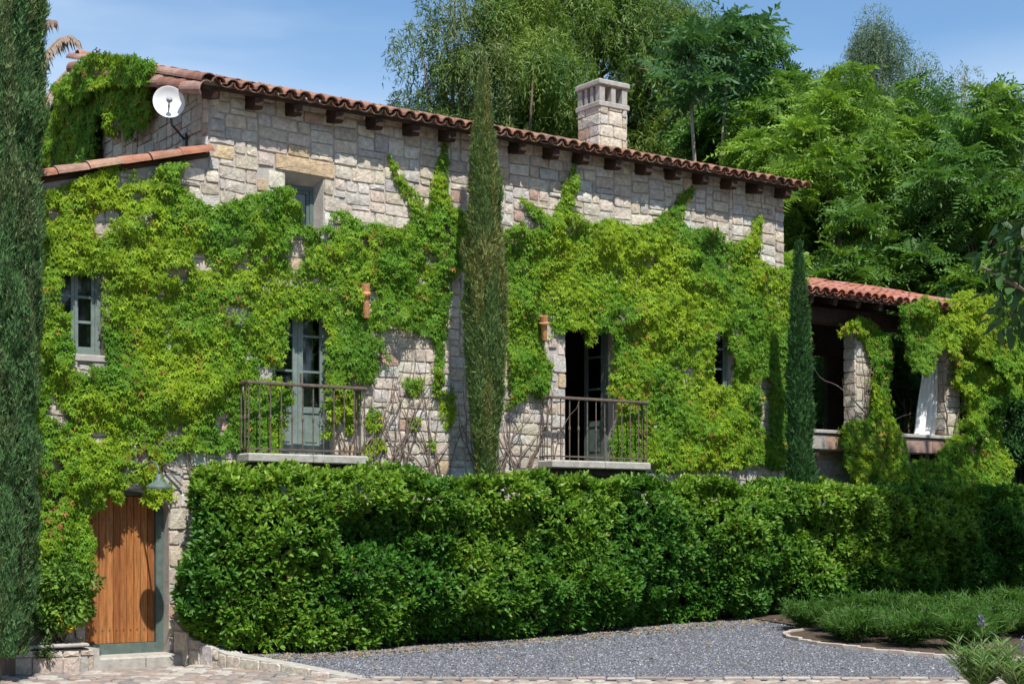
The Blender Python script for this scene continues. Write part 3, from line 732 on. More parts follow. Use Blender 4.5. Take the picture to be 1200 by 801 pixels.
m = MB(); m.box(1.0, 12.64, -.245, -.12, EAVE + .025, EAVE + .125); m.build('mortar_bed', M['mortar'], roof_o)
# rafter ends
for i, x in enumerate(np.linspace(F(303, 120, -.35)[0], 12.35, 17)):
    x += random.uniform(-.03, .03); m = MB()
    m.prism([(-.33, EAVE - .055), (0.02, deck(.02) - .066), (.02, deck(.02) - .27), (-.28, EAVE - .20), (-.33, EAVE - .16)], 'x', x - .065, x + .065); m.build('rafter', M['rafter'], house)
m = MB(); m.prism([(-.33, EAVE - .055), (0.02, deck(.02) - .066), (.02, deck(.02) - .22), (-.30, EAVE - .16)], 'x', 1.10, 1.22); m.build('rafter', M['rafter'], house)
# lean-to roof on the left with its verge tiles
lr = MB(); a_ = math.atan(.28)
lr.add([(XL, -.02, wing_top(XL)), (XC, -.02, wing_top(XC)), (XC, 6.2, wing_top(XC)), (XL, 6.2, wing_top(XL)), (XL, -.02, wing_top(XL) + .06), (XC, -.02, wing_top(XC) + .06), (XC, 6.2, wing_top(XC) + .06), (XL, 6.2, wing_top(XL) + .06)], [(3, 2, 1, 0), (4, 5, 6, 7), (0, 1, 5, 4), (1, 2, 6, 5), (2, 3, 7, 6), (3, 0, 4, 7)])
lr_o = lr.build('lean_to_roof', M['deck'], house)
ltiles = tile_meshes('l', 6, [(.33, .15, .095), (.30, .13, .085), (.36, .19, .125), (.28, .16, .125)], L=.50, r0=.155, r1=.13, seg=9)
for row in range(3):
    for i in range(11):
        x = XC - .0 - i * .44 - .44; y = -.05 + row * .27
        put_tile(random.choice(ltiles), lr_o, x - .02, y + random.uniform(-.01, .01), wing_top(x - .02) + .055 + random.uniform(0, .012), 0, 0, 0).rotation_euler = Euler((a_ + random.uniform(-.02, .02), 0, -math.pi / 2 + random.uniform(-.03, .03)), 'XYZ')

# ---- chimney
ch = MB(); cx0, cx1, cy0, cy1 = 9.45, 10.09, 1.5, 2.14
ch.box(cx0 + .02, cx1 - .02, cy0 + .02, cy1 - .02, 8.2, 9.27)
ch_o = ch.build('chimney', M['mortar'], house)
m = MB(); m.box(cx0 - .03, cx1 + .03, cy0 - .03, cy1 + .03, 9.27, 9.37, bev=.015); m.build('base_slab', M['slab'], ch_o)
m = MB(); m.box(cx0 - .035, cx1 + .035, cy0 - .035, cy1 + .035, 9.66, 9.765, bev=.02); m.build('cap', M['slab'], ch_o)
m = MB(); m.box(cx0 + .1, cx1 - .1, cy0 + .1, cy1 - .1, 9.2, 9.36); m.build('flue', M['deck'], ch_o)
for (px_, py_, wx, wy) in [(cx0, cy0, .12, .12), ((cx0 + cx1) / 2 - .05, cy0, .10, .12), (cx1 - .12, cy0, .12, .12), (cx0, cy1 - .12, .12, .12), (cx1 - .12, cy1 - .12, .12, .12), ((cx0 + cx1) / 2 - .05, cy1 - .12, .1, .12), (cx0, cy0 + .20, .12, .075), (cx0, cy0 + .365, .12, .075), (cx1 - .12, cy0 + .28, .12, .08)]:
    m = MB(); m.box(px_, px_ + wx, py_, py_ + wy, 9.371, 9.659, bev=.01); m.build('cap_pillar', M['slab'], ch_o)
for (w_, org, ax, out) in ((cx1 - cx0, (cx0, cy0 + .02, 8.3), (1, 0, 0), (0, -1, 0)), (cy1 - cy0, (cx0 + .02, cy0, 8.3), (0, 1, 0), (-1, 0, 0)), (cy1 - cy0, (cx1 - .02, cy0, 8.3), (0, 1, 0), (1, 0, 0)), (cx1 - cx0, (cx0, cy1 - .02, 8.3), (1, 0, 0), (0, 1, 0))):
    rr = [r for r in pack(w_, .96, cell=.105)]
    for r in rr:
        if r[0] < 0.001: r = (0.005, *r[1:])
        V, Fs, _m = stone_geo((r[0], r[1], min(r[2], w_), r[3]), depth=.03, gap=.006)
        m = MB(); m.add(to_plane(V, org, ax, out), Fs, tuple(a * 1.05 for a in stone_color()))
        if out in ((0, -1, 0), (-1, 0, 0)) and r[1] > .15: m.build('stone', M['stone'], ch_o)
        else: tag(m.build('hidden_face_stone', M['stone'], ch_o), kind='stuff')

# ---- windows and doors
def pane_window(name, label, x0, x1, z0, z1, y, cols, rows, mat, fr=.055, mun=.028, leafs=2):
    w_ = MB(); w_.box(x0, x0 + fr, y, y + .07, z0, z1); w_.box(x1 - fr, x1, y, y + .07, z0, z1); w_.box(x0 + fr, x1 - fr, y, y + .07, z1 - fr, z1); w_.box(x0 + fr, x1 - fr, y, y + .07, z0, z0 + fr)
    o = w_.build(name, mat, house); tag(o, label)
    ix0, ix1, iz0, iz1 = x0 + fr, x1 - fr, z0 + fr, z1 - fr
    lw = (ix1 - ix0) / leafs
    for l in range(leafs):
        a, b = ix0 + l * lw, ix0 + (l + 1) * lw; s = MB(); st = .05
        s.box(a + .002, a + st, y + .015, y + .055, iz0, iz1); s.box(b - st, b - .002, y + .015, y + .055, iz0, iz1); s.box(a + st, b - st, y + .015, y + .055, iz1 - st, iz1 - .002); s.box(a + st, b - st, y + .015, y + .055, iz0 + .002, iz0 + st)
        for c_ in range(1, cols): xx = a + st + (b - a - 2 * st) * c_ / cols; s.box(xx - mun / 2, xx + mun / 2, y + .018, y + .05, iz0 + st, iz1 - st)
        for r in range(1, rows): zz = iz0 + st + (iz1 - iz0 - 2 * st) * r / rows; s.box(a + st, b - st, y + .02, y + .052, zz - mun / 2, zz + mun / 2)
        s.build('sash', mat, o)
        for c_ in range(cols):
            for r in range(rows):
                xa, xb = a + st + (b - a - 2 * st) * c_ / cols, a + st + (b - a - 2 * st) * (c_ + 1) / cols
                za, zb = iz0 + st + (iz1 - iz0 - 2 * st) * r / rows, iz0 + st + (iz1 - iz0 - 2 * st) * (r + 1) / rows
                p = MB(); p.box(xa + .005, xb - .005, y + .032, y + .038, za + .005, zb - .005); p.build('pane', M['glass'], o)
    return o
pane_window('window', 'grey green casement window at the left end of the wall', *[IN[1][0], IN[1][2], IN[1][1], IN[1][3]], .10, 1, 3, M['paint_pale'], fr=.07, mun=.036)
pane_window('window', 'small grey green window high under the eaves', IN[2][0], IN[2][2], IN[2][1], IN[2][3], .2, 1, 1, M['paint'], fr=.06, leafs=1)
pane_window('window', 'narrow grey green window half buried in ivy on the right', IN[5][0], IN[5][2], IN[5][1], IN[5][3], .12, 1, 3, M['paint_pale'], fr=.04)
m = MB(); m.box(win_left[0] - .05, win_left[2] + .04, -.05, .095, win_left[1] - .09, win_left[1] + .002, bev=.01); m.build('window_sill', M['slab'], house)
m = MB(); m.box(win_r[0] - .04, win_r[2] + .04, -.04, .1, win_r[1] - .08, win_r[1], bev=.01); m.build('window_sill', M['slab'], house)
# balcony door, left: shut, two leaves
def french(name, label, h, y, angR=0.0, angL=0.0, curtain=False, mat=None, rows=3):
    x0, z0, x1, z1 = h; fr = .06
    f_ = MB(); f_.box(x0, x0 + fr, y, y + .09, z0, z1); f_.box(x1 - fr, x1, y, y + .09, z0, z1); f_.box(x0 + fr, x1 - fr, y, y + .09, z1 - fr, z1)
    o = f_.build(name, mat, house); tag(o, label)
    mid = (x0 + x1) / 2; wl = mid - x0 - fr
    for side, ang in ((-1, angL), (1, angR)):
        piv = Vector((x0 + fr if side < 0 else x1 - fr, y + .03, 0)); st = .085
        R = Matrix.Translation(piv) @ Matrix.Rotation(ang, 4, 'Z')
        def bx(mb, a, b, c_, d, ya=0, yb=.045):
            a2, b2 = (a, b) if side < 0 else (-b, -a); mb.box(a2, b2, ya, yb, c_, d, M4=R)
        s = MB(); top = z1 - fr - .005; bot = z0 + .012; pz = z0 + .62
        bx(s, .002, st, bot, top); bx(s, wl - st, wl - .003, bot, top); bx(s, st, wl - st, top - st, top); bx(s, st, wl - st, bot, bot + .13); bx(s, st, wl - st, pz, pz + .09)
        for r in range(1, rows): zz = pz + .09 + (top - st - pz - .09) * r / rows; bx(s, st, wl - st, zz - .016, zz + .016, .008, .038)
        bx(s, st, wl - st, bot + .13, pz, .016, .03)
        bx(s, st + .04, wl - st - .04, bot + .18, pz - .05, .006, .032)
        s.build('door_leaf', mat, o)
        for r in range(rows):
            za, zb = pz + .09 + (top - st - pz - .09) * r / rows, pz + .09 + (top - st - pz - .09) * (r + 1) / rows
            p = MB(); bx(p, st + .002, wl - st - .002, za + .018, zb - .018, .02, .026); p.build('pane', M['glass'], o)
        if side > 0: hd = MB(); bx(hd, wl - .06, wl - .03, z0 + 1.05, z0 + 1.2, -.03, 0); hd.build('door_handle', M['iron'], o)
    return o
french('balcony_door', 'closed grey green glazed double door on the left balcony', fd1, .13, mat=M['paint_pale'])
french('balcony_door', 'dark open glazed double door on the right balcony', fd2, .26, angR=-1.48, angL=2.3, mat=M['paint'])
def cloth(x0, x1, y, z0, z1, folds, amp, top_scale=1.0, sway=0.0, nx=40, nz=14):
    V = []; th = .006
    for j in range(nz + 1):
        v_ = j / nz; z = z0 + (z1 - z0) * v_; xc = x1 if top_scale < 1 else (x0 + x1) / 2
        for i in range(nx + 1):
            u = i / nx; x = x0 + (x1 - x0) * u; x = xc + (x - xc) * (1 + (top_scale - 1) * v_ ** .7) + sway * v_ * v_
            V.append((x, y + amp * math.sin(u * folds * 2 * math.pi + v_ * 1.3) * (1 - .3 * v_) + .02 * math.sin(7 * v_ + 3 * u), z + .01 * math.sin(u * 13)))
    k = len(V); V2 = [(p[0], p[1] + th, p[2]) for p in V]; Fs = []
    for j in range(nz):
        for i in range(nx):
            a = j * (nx + 1) + i; q = (a, a + 1, a + nx + 2, a + nx + 1); Fs += [q, tuple(k + i_ for i_ in q[::-1])]
    m = MB(); m.add(V + V2, Fs); return m
tag(cloth(fd1[2] - .40, fd1[2] - .17, .30, 3.3, 5.1, 4, .03).build('curtain_drape', M['curtain'], None, smooth=True, fix=False), 'white curtain hanging inside the closed balcony door on the left', 'curtain')
tag(cloth(IN[1][0] + .1, IN[1][2] - .08, .24, IN[1][1] + .08, IN[1][3] - .08, 6, .02).build('window_curtain', M['net'], None, smooth=True, fix=False), 'thin grey net curtain behind the left end window', 'curtain')
# terracotta spouts
for (px_, py0, py1, lab) in ((428, 332, 372, 0), (637, 370, 398, 1)):
    a, b = F(px_, py0, -.20), F(px_ + 1, py1, -.12); m = MB()
    L_ = (Vector(a) - Vector(b)).length; d_ = (Vector(a) - Vector(b)).normalized(); M4 = Matrix.Translation(Vector(b)) @ d_.to_track_quat('Z', 'Y').to_matrix().to_4x4()
    m.lathe([(.045, 0), (.055, L_ * .62), (.082, L_ * .66), (.085, L_ * .72), (.065, L_ * .76), (.07, L_), (.05, L_), (.04, L_ * .7), (.03, 0)], 14, M4, (.52, .25, .11)); o = m.build('clay_spout', M['tile'], house, smooth=False)
# wooden door
dr = MB(); x0, z0, x1, z1 = door_r; y = .21
dr.box(x0, x0 + .09, y, y + .12, z0, z1 - .0); dr.box(x1 - .11, x1, y - .02, y + .12, z0, z1); dr.box(x0 + .09, x1 - .11, y - .02, y + .12, z0, z0 + .14); dr.box(x0 + .09, x1 - .11, y, y + .12, z1 - .08, z1)
dr_o = dr.build('timber_door', M['paint'], house); tag(dr_o, 'orange brown plank door in a grey green frame with arched head')
npl = 10; pw = (x1 - .11 - x0 - .09) / npl; WD = [(.33, .125, .036), (.38, .15, .045), (.28, .10, .03), (.35, .135, .04), (.41, .17, .055)]
for i in range(npl):
    a = x0 + .09 + i * pw; m = MB(); m.box(a + .004, a + pw - .004, y + .045 + random.uniform(-.002, .002), y + .085, z0 + .142, z1 - .085, WD[(i * 3) % 5], bev=.006); m.build('plank', M['doorwood'], dr_o)
m = MB()
for i in range(npl):
    for zz in (z0 + .32, z0 + .34 + 1.5):
        a = x0 + .09 + (i + .5) * pw; m.box(a - .009, a + .009, y + .036, y + .046, zz, zz + .018)
m.build('door_nails', M['iron'], dr_o)['kind'] = 'stuff'
# stone arch over the door: corners filled so that the head is curved
arch = MB(); xm = (x0 + x1) / 2; ra = (x1 - x0) / 2
for sgn in (-1, 1):
    pts = [(xm + sgn * ra, z1 + .0)] + [(xm + sgn * ra * math.sin(t_), z1 - .30 + .29 * math.cos(t_)) for t_ in np.linspace(0, math.pi / 2, 9)]
    arch.prism(pts, 'y', -.03, .185)
arch.build('arch_infill', M['slab'], house)
# ---- door step
st = thing('door_step', 'rough pale stone step below the wooden door', 'step', (0, -.2, -.17))
for (a, b) in ((-.66, .12), (.13, .80)):
    m = MB(); m.box(a, b, -.34 + random.uniform(-.01, .01), .16, -.22, -.021, bev=.025); m.build('step_stone', M['slab'], st)

# ---- balconies
def balcony(x0, x1, depth, z, rail_h, nb, lab, broken=False):
    """slab, handrail and balusters of iron"""
    t_ = tag(bpy.data.objects.new('balcony', None), lab); col.objects.link(t_); t_.parent = house; t_.location = Vector((x0, 0, z)) - HOFF
    y = -depth; mid = x0 + (x1 - x0) * .53
    for a, b in ((x0 - .03, mid - .004), (mid + .004, x1 + .03)):
        m = MB(); m.box(a, b, y - .06, -.03, z - .13, z, bev=.02); m.build('floor_slab', M['slab'], t_)
    m = MB(); m.box(x0 + .02, x1 - .02, y + .02, -.03, z - .24, z - .131); m.build('slab_bracket', M['rafter'], t_)
    m = MB(); hz = z + rail_h
    m.box(x0 - .03, x1 + .03, y - .03, y + .03, hz - .035, hz + .01, bev=.008); m.box(x0 - .028, x0 + .028, y + .031, -.03, hz - .035, hz + .01, bev=.008); m.box(x1 - .028, x1 + .028, y + .031, -.03, hz - .035, hz + .01, bev=.008)
    m.build('handrail', M['iron'], t_)
    m = MB(); m.box(x0, x1, y - .012, y + .012, z + .05, z + .075); m.box(x0 - .012, x0 + .012, y + .013, -.03, z + .05, z + .075); m.box(x1 - .012, x1 + .012, y + .013, -.03, z + .05, z + .075); m.build('bottom_rail', M['iron'], t_)
    def bal(xx, yy):
        q = MB(); q.tube([(xx, yy, z), (xx, yy, z + rail_h * .48)], .0105, 6); q.tube([(xx, yy, z + rail_h * .46), (xx, yy, z + rail_h * .485), (xx, yy, z + rail_h * .52), (xx, yy, z + rail_h * .545)], [.011, .019, .019, .011], 8); q.tube([(xx, yy, z + rail_h * .54), (xx, yy, hz - .03)], .0105, 6)
        q.build('baluster', M['iron'], t_)
    for i in range(nb): bal(x0 + (x1 - x0) * i / (nb - 1), y)
    for k in range(1, 3): bal(x0, y + depth * k / 3); bal(x1, y + depth * k / 3)
    return t_
balcony(1.64, 3.52, .36, 2.77, 1.01, 12, 'left balcony with iron railing in front of the closed door')
balcony(6.98, 8.98, .36, 2.80, 1.02, 12, 'right balcony with iron railing in front of the dark open door')

# ---- wall lamp above the door
lc = F(186, 572, -.74)
lamp = thing('wall_lamp', 'grey green metal barn lamp on a bent arm above the wooden door', 'lamp', lc)
m = MB(); M4 = Matrix.Translation(lc)
m.lathe([(.17, 0), (.172, .008), (.165, .035), (.135, .055), (.07, .095), (.045, .12), (.04, .19), (.0, .195)], 24, M4); m.lathe([(.17, 0), (.158, .02), (.125, .045), (.06, .085), (0, .09)], 24, M4)
m.build('lamp_shade', M['paint'], lamp, smooth=True, fix=False)
m = MB(); top = Vector(lc) + Vector((0, 0, .18)); pts = [top, top + Vector((0, 0, .07)), top + Vector((0, .06, .14)), top + Vector((0, .2, .19)), top + Vector((0, .4, .16)), Vector((lc[0], -.03, lc[2] + .26))]; m.tube(pts, .013, 8); m.lathe([(0, 0), (.05, 0), (.05, .02), (0, .02)], 12, Matrix.Translation((lc[0], -.06, lc[2] + .26)) @ Matrix.Rotation(-math.pi / 2, 4, 'X')); m.build('lamp_arm', M['paint'], lamp, smooth=True)
m = MB(); m.lathe([(0, -.01), (.035, .0), (.045, .03), (.03, .07), (0, .08)], 12, M4); m.build('bulb', M['dish'], lamp, smooth=True)

# ---- satellite dish
dc = Vector(S(198, 119.5, .72)); dn = (Vector((CAMX, CAMY, CAMZ)) - dc).normalized() + Vector((0.05, 0, .28)); dn.normalize()
dish = thing('satellite_dish', 'small round white satellite dish on the shaded side wall under the roof', 'satellite dish', dc)
M4 = Matrix.Translation(dc) @ dn.to_track_quat('Z', 'Y').to_matrix().to_4x4()
m = MB(); prof = [(0, -.05), (.06, -.046), (.12, -.035), (.18, -.012), (.218, .01), (.224, .012), (.224, .0), (.18, -.024), (.1, -.05), (0, -.064)]; m.lathe(prof, 36, M4); m.build('reflector', M['dish'], dish, smooth=True, fix=False)
m = MB(); m.tube([M4 @ Vector((0, -.02, -.05)), M4 @ Vector((0, -.02, .06)), M4 @ Vector((0, .0, .10))], .014, 8); m.lathe([(0, .08), (.035, .085), (.045, .11), (.0, .13)], 12, M4); m.build('feed_horn', M['dishgrey'], dish, smooth=True)
wa = Vector(S(217, 163, XC - .04)); m = MB(); m.tube([M4 @ Vector((0, 0, -.06)), dc + Vector((.05, .03, -.30)), wa + Vector((-.02, 0, 0))], .017, 8); m.build('mounting_arm', M['steel'], dish)
m = MB(); m.box(wa.x - .02, wa.x + .02, wa.y - .05, wa.y + .05, wa.z - .12, wa.z + .08, bev=.005); m.build('wall_bracket', M['steel'], dish)

# ================================================================== COVERED TERRACE (right)
WARP = .25
ter = thing('covered_terrace', 'open stone terrace with tiled lean-to roof and ivy at the right end of the house', 'terrace', (12.57, 0, 0))
tw = MB(); tw.box(12.56, 18.4, .35, .75, -.3, 3.15); tw.box(18.0, 18.4, .76, 3.4, -.3, 3.15); tw_o = tw.build('lower_wall', M['mortar'], ter)
m = MB(); tst = []
for r in clip_rects([(a + 12.56, b - .1, c_ + 12.56, d - .1) for a, b, c_, d in pack(5.84, 3.2)], [], top=lambda x: 3.14, x_lim=(12.56, 18.4)):
    V, Fs, _m = stone_geo(r, seed=3); vv = [Vector((p[0], .35 - p[1], p[2])) for p in V]
    if r[1] > 2.2 and r[3] < 3.1 and r[0] > 12.7:
        q = MB(); q.add(vv, Fs, tuple(a * .9 for a in stone_color())); q.build('stone', M['stone'], tw_o)
    else: m.add(vv, Fs, stone_color())
tag(m.build('rubble_stonework', M['stone'], tw_o), kind='stuff')
m = MB(); m.box(12.56, 18.35, .06, 3.4, 3.151, 3.30); m.build('floor_slab', M['slab'], ter)
PKC = [(.34, .31, .28), (.36, .24, .19), (.38, .25, .19), (.35, .22, .17), (.40, .28, .21)]
xs = [12.70, 13.62, 14.55, 15.5, 16.62, 17.0, 17.72, 18.30]
for i in range(len(xs) - 1):
    q = MB(); q.box(xs[i] + .005, xs[i + 1] - .005, -.06 + random.uniform(-.005, .005), .055, 3.16, 3.44, PKC[(i * 2) % 5] if i else PKC[0], .014); q.build('facing_block', M['pink_slab'], ter)
    q = MB(); q.box(xs[i] + .004, xs[i + 1] - .004, -.10, .42, 3.46, 3.53, bev=.012); q.build('coping_stone', M['slab'], ter)
for x in (13.4, 15.9, 16.5, 17.4):
    q = MB(); q.box(x - .05, x + .05, -.03, .34, 3.04, 3.155); q.build('corbel', M['rafter'], ter)
m = MB(); m.box(12.7, 18.3, .056, .4, 3.301, 3.459); m.build('parapet_core', M['mortar'], ter)
def pier(x0, x1, y0, y1, z0, z1, ind):
    p = MB(); p.box(x0 + .02, x1 - .02, y0 + .02, y1 - .02, z0, z1); po = p.build('pier', M['mortar'], ter)
    for org, ax, out, w_ in (((x0, y0 + .02, z0), (1, 0, 0), (0, -1, 0), x1 - x0), ((x0 + .02, y0, z0), (0, 1, 0), (-1, 0, 0), y1 - y0), ((x1 - .02, y0, z0), (0, 1, 0), (1, 0, 0), y1 - y0)):
        for r in pack(w_, z1 - z0, cell=.115):
            V, Fs, _m = stone_geo((r[0], r[1], min(r[2], w_), min(r[3], z1 - z0)), depth=.028, gap=.007); q = MB(); q.add(to_plane(V, org, ax, out), Fs, tuple(a * .92 for a in stone_color()))
            if ind and out != (1, 0, 0): q.build('stone', M['stone'], po)
            else: tag(q.build('hidden_face_stone', M['stone'], po), kind='stuff')
pier(14.50, 14.95, .02, .34, 3.532, 5.55, True); pier(17.12, 17.56, .02, .34, 3.532, 5.55, True)
for x in (12.7, 18.0):
    q = MB(); q.box(x, x + .35, 2.95, 3.35, 3.301, 6.2); q.build('rear_post', M['rafter'], ter)
q = MB(); q.box(12.6, 18.4, .1, .4, 5.56, 5.84); q.build('front_beam', M['rafter'], ter)
q = MB(); q.box(12.6, 18.4, 2.95, 3.25, 5.4, 6.66); q.build('rear_beam', M['rafter'], ter)
q = MB(); q.box(16.9, 17.9, 3.0, 3.1, 3.31, 5.39); q.build('timber_screen', M['rafter'], ter)
TS = .262
def tdeck(y): return 5.97 + TS * (y + .45)
tr_ = MB(); tr_.prism([(-.42, tdeck(-.42) - .05), (-.42, tdeck(-.42)), (3.4, tdeck(3.4)), (3.4, tdeck(3.4) - .05)], 'x', 12.56, 18.7); tr_o = tr_.build('roof', M['deck'], ter)
for x in np.arange(12.9, 18.6, .62):
    q = MB(); q.prism([(-.40, tdeck(-.4) - .055), (3.3, tdeck(3.3) - .055), (3.3, tdeck(3.3) - .18), (-.36, tdeck(-.4) - .17)], 'x', x - .05, x + .05); q.build('rafter', M['rafter'], ter)
TC2 = [(.36, .145, .095), (.33, .13, .085), (.40, .185, .125), (.31, .125, .085), (.39, .21, .15), (.30, .135, .095)]
tcov = tile_meshes('t', 8, TC2, seg=6); tpan = tile_meshes('tp', 4, TC2, up=False, seg=5); ts_rot = math.atan(TS)
ncc = int((18.7 - 12.66) / PITCH) + 1
for row in range(10):
    for i in range(ncc):
        y = -.48 + row * .37; put_tile(random.choice(tcov), tr_o, 12.7 + i * PITCH + random.uniform(-.008, .008), y + random.uniform(-.02, .02), tdeck(y) + .045 + random.uniform(-.004, .012), ts_rot + random.uniform(-.015, .015), random.uniform(-.03, .03))
for i in range(ncc - 1): put_tile(random.choice(tpan), tr_o, 12.7 + (i + .5) * PITCH, -.47, tdeck(-.47) + .085, ts_rot)
m = MB()
for row in range(1, 10):
    for i in range(ncc - 1):
        y = -.48 + row * .37; V, Fs = tile_geo(seg=3, up=False); M4 = Matrix.Translation((12.7 + (i + .5) * PITCH, y, tdeck(y) + .088)) @ Euler((ts_rot, 0, 0)).to_matrix().to_4x4(); m.add([M4 @ Vector(p) for p in V], Fs, random.choice(TC2))
tag(m.build('pan_tiles', M['tile'], tr_o, fix=False), kind='stuff')
# white curtain on the terrace, gathered at its top
ca, cb = F(1073, 503, .22), F(1097, 418, .22)
tag(cloth(F(1073, 500, .22)[0], F(1103, 500, .22)[0], .25, 3.56, 5.6, 5, .045, top_scale=.6, sway=.10).build('terrace_curtain', M['curtain'], None, smooth=True, fix=False), 'white cloth curtain hanging between the terrace piers', 'curtain')

# ================================================================== LOW WALLS AT THE FOOT
def low_wall(name, label, path, heights, base, width, matc=None, ledge=None):
    c0 = path[0]; t_ = thing(name, label, 'garden wall', (c0[0], c0[1], base))
    core = MB()
    for i in range(len(path) - 1):
        a, b = Vector((*path[i], 0)), Vector((*path[i + 1], 0)); d = (b - a); L_ = d.length; d.normalize(); nrm_ = Vector((d.y, -d.x, 0))
        h0, h1 = heights[i], heights[i + 1]
        s0 = a - nrm_ * width / 2; e0 = b - nrm_ * width / 2; s1 = a + nrm_ * width / 2; e1 = b + nrm_ * width / 2
        core.add([(*s0[:2], base - .1), (*e0[:2], base - .1), (*e1[:2], base - .1), (*s1[:2], base - .1), (*s0[:2], h0), (*e0[:2], h1), (*e1[:2], h1), (*s1[:2], h0)], [(3, 2, 1, 0), (4, 5, 6, 7), (0, 1, 5, 4), (1, 2, 6, 5), (2, 3, 7, 6), (3, 0, 4, 7)])
        for side in (1, -1):
            hh = max(h0, h1) - base
            for r in pack(L_, hh + .02, cell=.13 if hh < .5 else .16):
                zt = h0 + (h1 - h0) * ((r[0] + r[2]) / 2 / L_) - base
                if r[1] > zt - .05: continue
                V, Fs, _m = stone_geo((r[0], r[1], min(r[2], L_), min(r[3], zt)), depth=.02, gap=.005)
                org = (a + nrm_ * side * width / 2); q = MB(); q.add(to_plane(V, (org.x, org.y, base), d, nrm_ * side), Fs, tuple(x_ * (matc or 1.0) for x_ in stone_color())); q.build('stone', M['stone'], t_)
    core.build('wall_core', M['slab'], t_)
    return t_
low_wall('retaining_wall', 'low curved stone kerb wall dividing the gravel from the door apron', [(.80, -.03), (.80, -.5), (.98, -1.3), (1.22, -2.4), (1.66, -4.02)], [.42, .22, .03, -.03, -.155], -.20, .26, 1.0)
pl = low_wall('planter_wall', 'low rough stone planter wall left of the wooden door', [(-4.4, -.56), (-.70, -.52)], [.16, .13], -.20, .16, 1.05)
q = MB(); q.box(-4.4, -.78, -.47, -.03, -.2, .09); tag(q.build('planter_soil', M['soil'], None), 'bare soil in the stone planter left of the door', kind='structure')
q = MB(); q.add([(-.78, -.60, -.19), (-.62, -.60, -.19), (-.62, -.03, -.19), (-.78, -.03, -.19), (-.78, -.60, .14), (-.62, -.58, .13), (-.62, -.03, .13), (-.78, -.03, .14)], [(3, 2, 1, 0), (4, 5, 6, 7), (0, 1, 5, 4), (1, 2, 6, 5), (2, 3, 7, 6), (3, 0, 4, 7)]); q.build('end_stone', M['slab'], pl)
q = MB()
for i, x in enumerate(np.arange(-4.4, -.8, .62)):
    s_ = MB(); s_.box(x + .006, min(x + .614, -.785), -.66, -.455, .165, .215 + random.uniform(-.01, .01), bev=.015); s_.build('coping_stone', M['slab'], pl)

# ================================================================== IVY
GY = np.array([.120, .270, .018]); GB = np.array([.270, .390, .018]); GD = np.array([.060, .155, .022]); RD = np.array([.30, .13, .04])
def ivy_colors(P, yellow=.5, red=.05):
    n_ = len(P); a = fbm(P, .9, 11); b = fbm(P, 3.2, 15, 2); r = rng.random(n_)
    c = mixc(GY, GB, (a - .36) * 2.6 * yellow * 2 + (b - .5) * 1.3 + rng.normal(0, .22, n_)); c = mixc(c, GD, np.clip(.62 - a * 1.05 + rng.normal(0, .22, n_), 0, .85))
    rr = (fbm(P, 1.7, 21) > .64) & (r < .07); c[rr] = RD * rng.uniform(.6, 1.3, (rr.sum(), 1)); r2 = r > 1 - red * .2; c[r2] = np.array([.33, .22, .04])
    return c * rng.uniform(.78, 1.22, (n_, 1))
def ivy_sheet(poly, holes, dens, thick, size, ragged=.10, plane=None, out=(0, -1, 0), yellow=.5, red=.05, base_off=.03, floor=0.0, template=LOBED, gapn=.30):
    poly = np.asarray(poly); lo, hi = poly.min(0) - .15, poly.max(0) + .15; n_ = int((hi[0] - lo[0]) * (hi[1] - lo[1]) * dens)
    a = rng.uniform(lo[0], hi[0], n_); b = rng.uniform(lo[1], hi[1], n_); Pn = np.stack([a, b, np.zeros(n_)], 1)
    wa = a + (fbm(Pn, 3.2, 31) - .5) * 2 * ragged + rng.normal(0, .012, n_); wb = b + (fbm(Pn, 3.2, 41) - .5) * 2 * ragged + rng.normal(0, .012, n_)
    k = pip(wa, wb, poly)
    for h in holes: k &= ~pip(wa, wb, h)
    gp = fbm(Pn, 2.6, 51, 3); k &= ~((gp < gapn) & (rng.random(n_) < .93))
    a, b, Pn = a[k], b[k], Pn[k]; n_ = len(a)
    bulge = np.clip((fbm(Pn, 1.7, 61) - .25) * 1.3, 0, 1); fine = vnoise(Pn, 4.6, 65)
    surf = thick * (.25 * bulge + .75 * bulge * fine) * 1.1 + base_off
    off = np.where(rng.random(n_) < .72, surf + rng.normal(0, .018, n_), rng.uniform(0.02, 1, n_) * surf)
    # slope of the surface gives the leaf its facing
    e = .05; f2 = lambda dx, dz: thick * 1.3 * (.35 + .65 * vnoise(Pn + [dx, dz, 0], 4.6, 65)) * np.clip((fbm(Pn + [dx, dz, 0], 1.7, 61) - .25) * 1.3, 0, 1)
    gxn, gzn = (f2(e, 0) - f2(-e, 0)) / (2 * e), (f2(0, e) - f2(0, -e)) / (2 * e)
    return a, b, off, gxn, gzn
